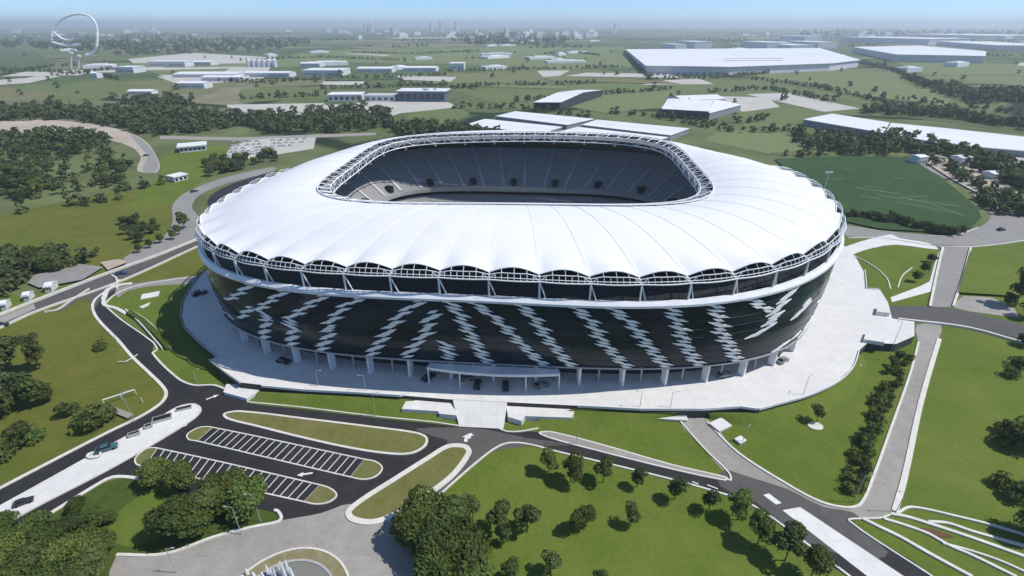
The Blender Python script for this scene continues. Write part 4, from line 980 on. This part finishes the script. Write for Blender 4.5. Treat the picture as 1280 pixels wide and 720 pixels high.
# big clump at the bottom, right of the fountain
for k, x, y, s, lab in [('broad_a', 532, 668, 1.0, 'broad dense tree, upper left of the big clump right of the fountain'), ('broad_c', 566, 672, .92, 'dense tree, upper right of the big clump right of the fountain'), ('broad_b', 520, 688, .9, 'tree on the left flank of the big clump right of the fountain'), ('broad_c', 545, 698, .95, 'tree in the middle of the big clump right of the fountain'), ('broad_a', 580, 712, 1.0, 'tree on the right flank of the big clump right of the fountain'), ('broad_b', 548, 730, .95, 'lowest tree of the big clump right of the fountain'), ('broad_b', 590, 740, .8, 'lower right tree of the big clump right of the fountain')]:
    tree(k, x, y, s, lab, 'big clump right of the fountain')
# clump over the car park
for k, x, y, s, lab in [('broad_b', 198, 604, .66, 'small tree at the upper left of the car park clump'), ('broad_b', 232, 610, .72, 'tree over the left end of the lower bay row'), ('broad_a', 280, 634, .82, 'tree at the centre of the car park clump'), ('broad_a', 314, 640, .84, 'right hand tree of the car park clump'), ('broad_c', 262, 652, .8, 'tree in the front row of the car park clump, centre'), ('broad_a', 228, 668, .9, 'lowest left tree of the car park clump'), ('broad_c', 296, 622, .7, 'tree at the back of the car park clump beside the bays'), ('broad_b', 250, 668, .7, 'low tree in front of the car park clump')]:
    tree(k, x, y, s, lab, 'clump of trees over the car park')
# bottom left thicket
i = 0
for x, y, s in [(10, 668, .7), (30, 690, .8), (55, 668, .75), (100, 640, .5), (70, 690, .85), (95, 672, .7), (120, 660, .65), (14, 712, .95), (48, 722, 1.0), (85, 715, .95), (112, 700, .9), (125, 724, .9), (30, 742, 1.0), (70, 748, 1.0), (108, 746, 1.0), (-5, 735, 1.0), (135, 690, .6), (-12, 700, .85), (140, 652, .4)]:
    tree(('broad_b', 'broad_a', 'broad_c')[i % 3], x, y, s * .78, 'tree of the dense thicket in the bottom left corner', 'thicket in the bottom left corner'); i += 1
# left meadow trees
tree('tall_a', 50, 461, .82, 'tall dark column shaped tree standing on the left meadow', sz=1.0)
for k, x, y, s, lab in [('mid_b', 12, 462, 1.1, 'grey green tree left of the tall dark one on the left meadow'), ('mid_b', -6, 480, 1.2, 'tree cut by the left edge beside the meadow'), ('mid_a', 20, 500, 1.0, 'wide dark tree, left of the group below the tall dark tree'), ('mid_b', 45, 508, .9, 'dark tree in the middle of the group below the tall dark tree'), ('mid_a', 2, 520, 1.1, 'dark tree at left edge below the meadow'), ('mid_b', 62, 503, .6, 'small dark tree right of the group below the tall dark tree'), ('shrub_a', 88, 520, 1.5, 'narrow dark bush by the path on the left meadow'), ('shrub_b', 115, 536, 2.0, 'dark bush beside the white footbridge'), ('shrub_b', 105, 528, 1.4, 'small dark bush left of the white footbridge'), ('shrub_a', 24, 556, 2.0, 'dark bush above the white kerb, left of a pair'), ('shrub_b', 44, 550, 1.5, 'dark bush above the white kerb, right of a pair'), ('shrub_b', 6, 572, 1.6, 'dark bush at the left edge above the white kerb'), ('shrub_a', 130, 530, 2.2, 'dark bush under the rail of the footbridge'), ('shrub_b', 128, 436, 1.2, 'low dark bush in the middle of the left meadow')]:
    tree(k, x, y, s, lab, None if k.startswith('mid') else 'bushes on the left meadow', name='tree' if k.startswith(('mid', 'tall')) else 'bush', cat='tree' if k.startswith(('mid', 'tall')) else 'bush')
# shrub rows along the right hand road
n_ = 0
for i in range(17):
    f = i / 16; x = 1128 + (1068 - 1128) * f - 7 * math.sin(f * 3.1); y = 447 + (612 - 447) * f
    for dx in (-5, 7):
        if rnd.random() < .88:
            tree(('shrub_a', 'shrub_b')[n_ % 2], x + dx + rnd.uniform(-3, 3) - (4 if f > .6 else 0), y + rnd.uniform(-3, 3), rnd.uniform(.7, 1.15), 'dark shrub in the double row along the right hand pale road', 'shrub row along the right hand road', name='bush', cat='bush'); n_ += 1
# right edge
for k, x, y, s, lab in [('tall_a', 1268, 382, 1.0, 'tall thin tree at the right edge above the grey road'), ('mid_b', 1258, 384, .6, 'dark tree at the foot of the tall thin one'), ('mid_b', 1284, 398, .9, 'dark tree cut by the right edge beside the grey road'), ('mid_a', 1278, 432, .5, 'small dark tree below the grey road at the right edge'), ('mid_c', 1283, 560, .9, 'pale green tree on the right edge of the big right lawn'), ('shrub_a', 1255, 540, 1.4, 'dark bush, upper of two left of the pale green edge tree'), ('shrub_a', 1252, 556, 1.6, 'dark bush, lower of two left of the pale green edge tree'), ('shrub_b', 1250, 607, 1.3, 'lone low bush on the big right lawn'), ('broad_b', 1290, 672, .85, 'leafy tree cut by the right edge above the white kerb lines'), ('shrub_a', 1266, 622, 1.6, 'dark bush above the leafy edge tree'),
    ('shrub_b', 1262, 470, 1.3, 'dark bush by the white path at the right edge'), ('shrub_b', 1271, 458, 1.5, 'upper dark bush by the white path at the right edge'), ('mid_b', 1155, 342, .55, 'dark tree in the small green triangle east of the stadium, right'), ('mid_b', 1143, 352, .5, 'dark tree in the small green triangle east of the stadium, left'), ('mid_a', 1163, 328, .45, 'small dark tree at the top of the green triangle east of the stadium'), ('young_c', 1020, 528, .85, 'slim palm like tree on the right lawn in a round pale bed')]:
    tree(k, x, y, s, lab, name='bush' if k.startswith('shrub') else 'tree', cat='bush' if k.startswith('shrub') else 'tree')
# hedge behind the training pitch
for i in range(30):
    f = i / 29; x = 1030 + 170 * f; y = 270 + 22 * f - 3 * math.sin(f * 5)
    tree(('mid_b', 'mid_a')[i % 2], x + rnd.uniform(-2, 2), y + rnd.uniform(-2, 2), rnd.uniform(.45, .62) * (1.0 if .3 < f else .8), 'dark tree in the hedge along the near side of the training field', 'hedge along the near side of the training field', parts=False)
# small round trees of the slip road, left of the stadium
for x, y, s, lab in [(231, 285, .85, 'largest round tree at the bend of the slip road'), (224, 293, .5, 'small round tree under the largest one at the bend'), (217, 299, .5, 'round verge tree, first below the bend'), (201, 304, .5, 'round verge tree, second below the bend'), (188, 310, .45, 'round verge tree, third below the bend'), (174, 316, .45, 'round verge tree, last below the bend')]:
    tree('mid_b', x, y, s, lab, 'round trees along the slip road')
# woods at mid distance: scattered one by one
def inside(p, poly):
    c = False; n = len(poly)
    for i in range(n):
        a, b_ = poly[i], poly[(i+1) % n]
        if (a[1] > p[1]) != (b_[1] > p[1]) and p[0] < (b_[0]-a[0]) * (p[1]-a[1]) / (b_[1]-a[1]) + a[0]: c = not c
    return c
def scatter(poly, n):
    x0, x1 = min(p[0] for p in poly), max(p[0] for p in poly); y0, y1 = min(p[1] for p in poly), max(p[1] for p in poly); out = []
    for _ in range(n * 60):
        p = (rnd.uniform(x0, x1), rnd.uniform(y0, y1))
        if inside(p, poly): out.append(p)
        if len(out) == n: break
    return sorted(out, key=lambda p: p[1])
WOODS = [('left woodland beside the highway', 'tree of the woodland at the left edge above the highway', [(-10, 318), (20, 300), (60, 312), (100, 318), (140, 310), (165, 308), (160, 322), (120, 332), (60, 345), (20, 362), (-10, 375)], 46, (.45, .8)),
   ('scrub on the left hillside', 'tree scattered over the green slope left of the stadium', [(0, 215), (60, 205), (110, 215), (130, 232), (100, 250), (40, 258), (0, 262)], 34, (.6, 1.0)),
   ('trees on the brow of the left field', 'tree on the brow above the pale field far left', [(-5, 178), (130, 178), (160, 195), (168, 228), (130, 236), (110, 205), (60, 200), (-5, 205)], 42, (.55, .95)),
   ('trees behind the left side of the roof', 'tree in the dark strip behind the upper left of the white roof', [(216, 218), (280, 202), (345, 192), (375, 190), (340, 204), (290, 216), (230, 228)], 34, (.6, .9)),
   ('shrubs of the pond hollow', 'tree round the hollow left of the slip road', [(152, 274), (175, 268), (210, 262), (212, 282), (190, 304), (160, 308)], 20, (.35, .6))]
def cluster(poly, n, k):
    cs = scatter(poly, k); out = []
    while len(out) < n:
        c = rnd.choice(cs); p = (c[0] + rnd.gauss(0, 11), c[1] + rnd.gauss(0, 4))
        if inside(p, poly): out.append(p)
    return sorted(out, key=lambda p: p[1])
for grp, lab, poly, n, (s0, s1) in WOODS:
    for i, (x, y) in enumerate(cluster(poly, n, max(3, n // 6))):
        tree(('mid_a', 'mid_b', 'mid_c')[rnd.randrange(3)], x, y, rnd.uniform(s0, s1), lab, grp, parts=False)
# the far woods and hedgerows, too many to count: one mass of leaf clumps
tmpl = [leaf_cloud(50 + i, 9, 8.5, 46, 1.5, 6) for i in range(6)]
far = []
def clump(p, s, sz=1.0):
    a = rnd.uniform(0, 6.28); t_ = tmpl[rnd.randrange(6)]; c, s_ = math.cos(a), math.sin(a)
    q = np.empty_like(t_); q[:, 0] = (t_[:, 0]*c - t_[:, 1]*s_) * s + p.x; q[:, 1] = (t_[:, 0]*s_ + t_[:, 1]*c) * s + p.y; q[:, 2] = t_[:, 2] * s * sz - .3; far.append(q)
def wood(poly, n, s0=.8, s1=1.3):
    for x, y in scatter(poly, n): clump(G(x, y), rnd.uniform(s0, s1))
def hedge(px, gap=1.0, s0=.6, s1=1.0):
    pts = [G(*p) for p in px]
    for a, c in zip(pts, pts[1:]):
        L = (c - a).length; n = int(L / (6 * gap))
        for i in range(n):
            if rnd.random() < .88: clump(a.lerp(c, (i + rnd.random()) / n) + Vector((rnd.uniform(-2, 2), rnd.uniform(-4, 4), 0)), rnd.uniform(s0, s1))
wood([(0, 138), (60, 134), (130, 140), (150, 138), (210, 142), (300, 145), (310, 156), (240, 168), (190, 170), (150, 160), (80, 150), (0, 152)], 420, .9, 1.4)
wood([(300, 146), (360, 146), (430, 138), (485, 142), (492, 160), (440, 166), (330, 168)], 230, .9, 1.4)
wood([(-10, 172), (90, 168), (130, 172), (138, 182), (60, 186), (-10, 190)], 150, .8, 1.2)
wood([(0, 188), (130, 184), (158, 196), (160, 224), (100, 242), (40, 248), (0, 252)], 120, .5, .95)
wood([(-10, 322), (60, 318), (130, 318), (120, 330), (60, 342), (20, 362), (-10, 380)], 70, .5, .8)
wood([(480, 158), (560, 158), (600, 166), (660, 168), (500, 170)], 90, .8, 1.2)
wood([(150, 128), (190, 122), (240, 122), (246, 134), (170, 136)], 60, .9, 1.3)
wood([(0, 48), (120, 44), (300, 48), (420, 56), (300, 66), (160, 70), (80, 64), (0, 60)], 420, 2.0, 3.4)
wood([(560, 44), (640, 42), (720, 48), (700, 56), (600, 58), (565, 52)], 160, 2.2, 3.6)
wood([(1000, 40), (1280, 38), (1290, 46), (1000, 46)], 160, 3, 5)
wood([(985, 164), (1040, 170), (1080, 172), (1100, 166), (1180, 182), (1240, 200), (1285, 216), (1285, 244), (1250, 228), (1200, 204), (1140, 192), (1060, 192), (1000, 186)], 330, .7, 1.15)
wood([(1215, 250), (1262, 244), (1285, 256), (1285, 272), (1250, 270)], 40, .6, .9)
wood([(1060, 142), (1120, 134), (1200, 142), (1290, 160), (1290, 166), (1200, 150), (1110, 144)], 130, .8, 1.2)
wood([(1120, 96), (1170, 108), (1210, 116), (1290, 118), (1290, 128), (1220, 130), (1170, 118)], 160, 1.0, 1.8)
for px in ([(560, 112), (600, 108), (700, 106), (745, 104)], [(560, 136), (640, 136), (740, 148)], [(640, 128), (700, 124), (760, 118), (840, 112)], [(400, 98), (480, 98), (560, 94)], [(940, 100), (1010, 108), (1060, 118), (1120, 134)], [(560, 90), (640, 88), (710, 86), (780, 84)], [(780, 66), (795, 82), (812, 100)], [(500, 106), (540, 108), (600, 112)], [(400, 112), (480, 110), (560, 106)],
   [(300, 124), (370, 122), (410, 118)], [(270, 102), (330, 104), (400, 100)], [(760, 142), (800, 144), (880, 158), (960, 150)], [(880, 116), (960, 112), (1040, 128)], [(860, 156), (920, 166), (990, 164)], [(820, 100), (900, 98), (960, 92)], [(980, 196), (1060, 193), (1130, 194)], [(1060, 76), (1120, 90), (1150, 104)], [(1100, 64), (1240, 70), (1300, 72)], [(780, 50), (900, 52), (1000, 50)],
   [(300, 76), (400, 72), (500, 76)], [(440, 66), (520, 68), (600, 64)], [(680, 68), (720, 66), (750, 70)], [(0, 88), (90, 92), (160, 86)], [(60, 96), (110, 92), (150, 100)], [(10, 270), (60, 262), (130, 252)], [(140, 240), (170, 236), (200, 232)], [(100, 262), (130, 254), (158, 250)], [(0, 96), (60, 84), (100, 82)], [(1190, 132), (1290, 146)], [(1150, 200), (1190, 216), (1226, 244), (1240, 262)], [(1140, 196), (1180, 206), (1230, 240)], [(1100, 122), (1150, 128), (1190, 134)]):
    hedge(px, .95, .6, 1.05)
for _ in range(130): clump(G(rnd.uniform(-20, 1300), 44 + 90 * rnd.random() ** 1.6), rnd.uniform(.7, 1.5))
for _ in range(60):
    x, y, L = rnd.uniform(-20, 1300), 37 + 24 * rnd.random() ** 1.3, rnd.uniform(20, 90)
    a, c = G(x, y), G(x + L, y + rnd.uniform(-.8, .8)); n = int((c - a).length / 22)
    for i in range(min(n, 60)): clump(a.lerp(c, (i + rnd.random()) / n), rnd.uniform(1.4, 2.8), .7)
o = bpy.data.objects.new('distant_woodland', np_mesh('distant_woodland', np.concatenate(far), M['leaf_far'])); COL.objects.link(o); tag(o, 'far off dark woods and hedgerows over the plain behind the stadium', 'woodland', kind='stuff')
# ------------------------------------------------------------------ cars
def car_proto(name, paint, label, x, y, rz, group=None, cat='car', long=4.4):
    t = thing(name, label, cat, G(x, y, 0), rz, group)
    L = long; b = MB()
    prof = [(-L/2, .35), (-L/2, .85), (-L/2 + .25, .95), (L/2 - 1.2, .95), (L/2 - .1, .75), (L/2, .35)]
    vs = [(px_, s * .88, z) for s in (-1, 1) for px_, z in prof]; n = len(prof)
    b.add(vs, [tuple(range(n)), tuple(range(2*n - 1, n - 1, -1))] + [(i, n + i, n + (i+1) % n, (i+1) % n) for i in range(n)])
    body = b.build('body', paint, t)
    b = MB(); prof = [(-L/2 + .3, .95), (-L/2 + .75, 1.42), (L/2 - 2.1, 1.42), (L/2 - 1.3, .95)]
    vs = [(px_, s * (.8 if z < 1 else .66), z) for s in (-1, 1) for px_, z in prof]
    b.add(vs, [(0, 1, 2, 3), (7, 6, 5, 4)] + [(i, 4 + i, 4 + (i+1) % 4, (i+1) % 4) for i in range(4)])
    cab = b.build('windows', M['glass_dark'], t); b = MB(); b.box((-.3, 0, 1.45), (L - 3.1, 1.3, .06)); rf = b.build('roof', paint, t); ws = []
    for sx in (-L/2 + .8, L/2 - .85):
        for sy in (-.82, .82):
            b = MB(); b.tube((sx, sy - .1, .33), (sx, sy + .1, .33), .33, 12); ws.append(b.build('wheel', M['rubber'], t))
    return kids(t, body, cab, rf, *ws)
white = car_proto('parked_car', M['car_white'], 'white car in the pale car park behind the left of the roof', 300, 186, .3, 'cars in the pale car park')
k = 0
for r_ in range(5):
    for c_ in range(11):
        f = c_ / 10; x = 292 - r_ * 1.5 + (98 - r_ * 12) * f + rnd.uniform(-1, 1); y = 178.5 + r_ * 4.3 - 4.5 * f + rnd.uniform(-.3, .3)
        if rnd.random() < .12 or x > 388: continue
        if k == 0: white.location = G(x, y)
        else: copy_thing(white, G(x, y), .3 + rnd.choice((0, math.pi)) + rnd.uniform(-.05, .05), group='cars in the pale car park', label='white car in the pale car park behind the left of the roof')
        k += 1
dark = car_proto('parked_car', M['car_dark'], 'dark car outside the entrance, left one of the two nearest the steps', 597, 481.5, 1.5)
dark.location = G(597, 482, PZ)
copy_thing(dark, G(632, 484, PZ), 1.6, label='dark car outside the entrance, right one of the two nearest the steps')
grey = car_proto('parked_car', M['car_grey'], 'grey car under the entrance canopy, right of the dark cars', 677, 482, .4); grey.location = G(677, 483, PZ)
copy_thing(grey, G(583, 474, PZ), .2, label='grey car just under the left half of the entrance canopy')
copy_thing(dark, G(536, 473, PZ), .9, label='dark car at the left post of the entrance canopy')
copy_thing(dark, G(250, 368, PZ), .8, 1.2, label='dark van in the shade on the left of the plaza')
copy_thing(dark, G(355, 453, PZ), -.3, label='dark car beside the columns at the lower left of the plaza')
copy_thing(grey, G(905, 470, PZ), .3, label='grey car beside the columns at the right of the plaza')
copy_thing(grey, G(978, 452, PZ), .6, label='grey car in the shade of the right hand columns')
copy_thing(dark, G(243, 240), .9, label='dark car driving on the pale slip road left of the stadium')
copy_thing(dark, G(1251, 288), .3, label='dark car at the road junction right of the training field')
copy_thing(dark, G(183, 195), 1.2, label='dark car on the far left curving road')
copy_thing(dark, G(2, 408), .35, label='dark car at the left edge on the highway')
blue = car_proto('parked_car', mat('blue_car_paint', (.03, .08, .22), .25, .5), 'blue car on the highway left of the stadium', 152, 343, .4)
# things on the white traffic island
zi_ = .32
teal = car_proto('pickup_truck', M['car_teal'], 'dark teal pickup truck parked on the white traffic island', 134, 561, .55, None, 'pickup', 4.6); teal.location = G(134, 562, zi_)
copy_thing(dark, G(30, 629, zi_), .6, .8, label='dark car at the lower left end of the white traffic island')
for x, y, sx, sy, h, rz, lab in [(168, 544, 2.4, 1.1, .9, .55, 'dark low planter, middle of the white traffic island'), (203, 524, 4.2, 2.0, .7, .5, 'open dark framed bed near the tip of the white traffic island'), (230, 511, 3.6, 1.2, .5, .4, 'narrow dark bed at the tip of the white traffic island'), (186, 534, 1.6, 1.2, .8, .5, 'small grey planter on the white traffic island')]:
    p = G(x, y, zi_); t = thing('planter', lab, 'planter', p, rz, 'planters on the white traffic island'); b = MB()
    for dx, dy, lx, ly in ((0, -sy/2, sx, .15), (0, sy/2, sx, .15), (-sx/2, 0, .15, sy - .16), (sx/2, 0, .15, sy - .16)): b.box((dx, dy, h/2), (lx, ly, h))
    b.build('frame', M['concrete'], t); b = MB(); b.box((0, 0, h * .4), (sx - .18, sy - .18, h * .78)); b.build('soil', M['dark'], t)
b = MB(); p = G(118, 570, zi_)
ring_ = [(1.5 * math.cos(a), .9 * math.sin(a), .35) for a in np.linspace(0, 6.283, 17)[:-1]]; b.path(ring_, .28, 8, True); o = b.build('stone_ring', M['paving']); o.location = p; tag(o, 'oval white stone ring beside the teal pickup on the traffic island', 'ring')
# ------------------------------------------------------------------ lamp posts
def lamp(x, y, h, label, z=0, arm=1.1, group='lamp posts round the plaza', rz=0.0):
    t = thing('street_lamp', label, 'street lamp', G(x, y, z), rz, group); b = MB(); b.tube((0, 0, 0), (0, 0, h), .08, 8, .05); b.build('pole', M['concrete'], t)
    b = MB(); b.tube((0, 0, h - .05), (arm, 0, h + .15), .035, 6); b.build('arm', M['concrete'], t); b = MB(); b.box((arm + .25, 0, h + .15), (.6, .22, .1)); b.build('lamp_head', M['concrete'], t); return t
for x, y, h, z, lab in [(720, 556, 9, 0, 'street lamp at the upper end of the long narrow road island'), (1067, 628, 8, 0, 'street lamp in the shrub row beside the right hand road'), (470, 521, 8, 0, 'street lamp beside the road left of the front steps'), (398, 482, 5, PZ, 'lamp post on the plaza near the leftmost parapet'), (457, 488, 5, PZ, 'lamp post on the plaza above the left parapet'), (666, 480, 4, PZ, 'lamp post on the plaza right of the canopy'), (800, 508, 5, PZ, 'lamp post on the plaza over the right parapet'), (838, 509, 5, PZ, 'lamp post on the plaza further along the right parapet'),
     (1004, 493, 6, PZ, 'lamp post at the curved parapet on the right'), (928, 554, 5, 0, 'small lamp on the lawn beside the pale right hand path'), (1113, 440, 11, PZ, 'tall lamp post at the right hand terrace'), (1120, 640, 6, 0, 'lamp post at the corner of the white kerb lines'), (168, 528, 10, 0, 'tall lamp post by the white kerb above the traffic island'), (326, 652, 8, 0, 'lamp post on the kerb of the pale road by the trees'), (302, 668, 8, 0, 'lamp post on the pale road left of the fountain'), (148, 432, 5, 0, 'lamp post on the kerb of the left road bend'), (246, 478, 4, 0, 'lamp post by the road under the left of the plaza'), (221, 716, 7, 0, 'lamp post at the bottom of the pale road')]:
    lamp(x, y, h, lab, z, rz=rnd.choice((0, math.pi, .6)))
t = thing('floodlight_mast', 'tall floodlight mast on the near edge of the training field', 'floodlight', G(1026, 252, 0)); b = MB(); b.tube((0, 0, 0), (0, 0, 17), .22, 8, .12); b.build('mast', M['white_steel'], t)
b = MB(); b.box((0, 0, 17.2), (4.2, .5, .9)); b.build('lamp_bank', M['white_panel'], t)
# flat round bed and the footbridge on the left
p = G(1019, 533); b = MB(); n = 20; b.prism([(1.9 * math.cos(2*math.pi*i/n), 1.5 * math.sin(2*math.pi*i/n)) for i in range(n)], 0, .25); o = b.build('round_plinth', M['kerb']); o.location = (p.x, p.y, .03); tag(o, 'round pale plinth on the right lawn', 'plinth')
t = thing('footbridge', 'white railed footbridge over the dip beside the left road bend', 'footbridge', G(150, 505)); o_ = G(150, 505)
fb = [G(118, 508, .8) - o_, G(136, 509, .8) - o_, G(163, 520, .8) - o_]
b = MB(); b.ribbon(fb, 1.6, .5, .75); b.build('deck', M['road_pale'], t)
rl = [G(x, y, 1.8) - o_ for x, y in ((128, 500), (150, 493), (168, 487))]; b = MB(); b.path(rl, .16, 6); b.build('rail', M['white_steel'], t)
for q in rl + [G(176, 497, 1.8) - o_]:
    b = MB(); b.tube((q.x, q.y, 0), (q.x, q.y, 1.8), .09, 6); b.build('rail_post', M['white_steel'], t)
b = MB(); b.path([G(x, y, 0.5) - o_ for x, y in ((147, 452), (157, 452), (164, 448), (172, 443))], .12, 5); o = b.build('white_rail', M['white_steel']); o.location = o_; tag(o, 'short white rail crossing the kerb of the left road bend', 'rail')
# white loops and slabs on the shaded grass left of the plaza
for px, lab in (([(178, 369), (200, 365), (198, 371), (176, 375)], 'flat white slab on the shaded grass left of the plaza'), ([(174, 385), (188, 379), (186, 382), (178, 386)], 'bent white slab under the flat one on the shaded grass')):
    P4 = [G(x, y) for x, y in px]; c = sum(P4, Vector()) / 4; b = MB(); b.prism([(q.x - c.x, q.y - c.y) for q in P4][::-1], 0, .4); o = b.build('stone_slab', M['paving']); o.location = (c.x, c.y, .04); tag(o, lab, 'slab', 'white slabs on the shaded grass')
hp = [G(x, y) for x, y in ((162, 392), (178, 402), (196, 418), (213, 437))]; c = hp[0].copy()
b = MB(); b.ribbon([q - c for q in hp], 1.8, 0, 1.1); o = b.build('hedge', M['dark_grass']); o.location = c; tag(o, 'clipped low hedge beside the left road up to the plaza', 'hedge')
kerb([(158, 389), (174, 404), (192, 424), (203, 437)], .35, .5); kerb([(165, 391), (182, 401), (200, 418), (214, 437)], .35, .5)
# ------------------------------------------------------------------ fountain at the bottom edge
fc = G(354, 760); FR = (G(354, 690) - fc).length; FP = (G(354, 707) - fc).length; t = thing('fountain', 'round fountain pool with white water jets at the bottom edge', 'fountain', fc)
def circ(r, z, n=56): return [(r * math.cos(2*math.pi*i/n), r * math.sin(2*math.pi*i/n), z) for i in range(n)]
def annulus(r0, r1, z, zb=0):
    b = MB(); n = 56; v = circ(r0, zb) + circ(r0, z) + circ(r1, z) + circ(r1, zb)
    for k in range(3): b.add([v[k*n + i] for i in range(n)] + [v[(k+1)*n + i] for i in range(n)], [(i, (i+1) % n, n + (i+1) % n, n + i) for i in range(n)])
    return b
fz = .3
annulus(FR, FR - .4, fz + .12).build('outer_kerb', M['kerb'], t); annulus(FR - .42, FP + .5, fz).build('grass_ring', mat('tan_turf', (.20, .18, .09), .95, .1, var=(.27, .24, .14), scale=.6), t); annulus(FP + .48, FP, fz + .2).build('pool_rim', M['concrete'], t)
b = MB(); b.prism([(x, y) for x, y, _ in circ(FP - .02, 0)], 0, fz + .05); b.build('water', M['water'], t)
jm = mat('white_water', (.85, .87, .88), .6, .3)
jm.node_tree.nodes['Principled BSDF'].inputs['Alpha'].default_value = .8
for i, (x, h) in enumerate([(310, 1.6), (318, 1.2), (330, 2.0), (336, 2.6), (341, 2.2), (346, 3.0), (351, 2.6), (355, 4.4), (358, 5.0), (362, 4.2), (366, 2.8)]):
    q = G(x, 719 + (i % 3) * 3) - fc; b = MB(); b.tube((q.x, q.y, fz + .1), (q.x, q.y, fz + .1 + h * .75), .34, 8, .2); b.tube((q.x, q.y, fz + .1 + h * .75), (q.x, q.y, fz + .1 + h), .2, 8, .05)
    b.build('water_jet', jm, t)
# ------------------------------------------------------------------ the white spiral landmark far left
sg = G(93, 87); t = thing('spiral_landmark', 'huge white spiral of curved tubes on twin pylons, far left horizon', 'landmark', sg)
k_ = (sg - Vector((0, 0, CAM_H))).length / FPX
def sp2(px, py):
    u, v = (px - 640) / FPX, (py - 360) / FPX; d = Vector((u, math.cos(PITCH) - v * math.sin(PITCH), -math.sin(PITCH) - v * math.cos(PITCH)))
    q = d * (sg.y / d.y); q.z += CAM_H; return q - sg
def curve3(pts, r, nm, d=0.0):
    q = smooth([sp2(*p) for p in pts], False, 6); n = len(q)
    for i, v in enumerate(q): v.y = d * math.sin(math.pi * i / (n - 1)) * 6
    b = MB(); b.path(q, r, 8); return b.build(nm, M['white_steel'], t, True)
curve3([(92, 44), (88, 49), (80, 50), (72, 46), (67, 40)], 2.4, 'inner_curl', 1)
curve3([(64, 52), (75, 56), (88, 57), (100, 55)], 2.7, 'cross_band', 1)
curve3([(65, 50), (64, 38), (72, 25), (88, 18), (104, 19), (115, 28), (120, 44), (121, 58)], 2.4, 'outer_loop', 2)
curve3([(119, 40), (119, 54), (116, 64), (108, 69)], 2.6, 'down_stroke', 1)
for x0, top in ((89, 66), (98.5, 70)):
    b = MB(); b.tube(sp2(x0, 87.5), sp2(x0, top), 2.6, 4, 2.2); b.tube(sp2(x0 - 1.5, top), sp2(x0 + 1.5, top), 3, 6); b.build('pylon', M['wall_white'], t)
# ------------------------------------------------------------------ the air
hb = MB(); X = 41000; hb.add([(x, y, z) for z in (-1, 190) for x, y in ((-X, -X), (X, -X), (X, X), (-X, X))], [(3, 2, 1, 0), (4, 5, 6, 7), (0, 1, 5, 4), (1, 2, 6, 5), (2, 3, 7, 6), (3, 0, 4, 7)])
hm = bpy.data.materials.new('haze_air'); hm.use_nodes = True; nt = hm.node_tree; nt.nodes.remove(nt.nodes['Principled BSDF'])
pv = nt.nodes.new('ShaderNodeVolumePrincipled'); pv.inputs['Color'].default_value = (.80, .88, 1, 1); pv.inputs['Density'].default_value = .00012; pv.inputs['Anisotropy'].default_value = .2
nt.links.new(pv.outputs[0], nt.nodes['Material Output'].inputs['Volume'])
tag(hb.build('haze', hm), kind='stuff')
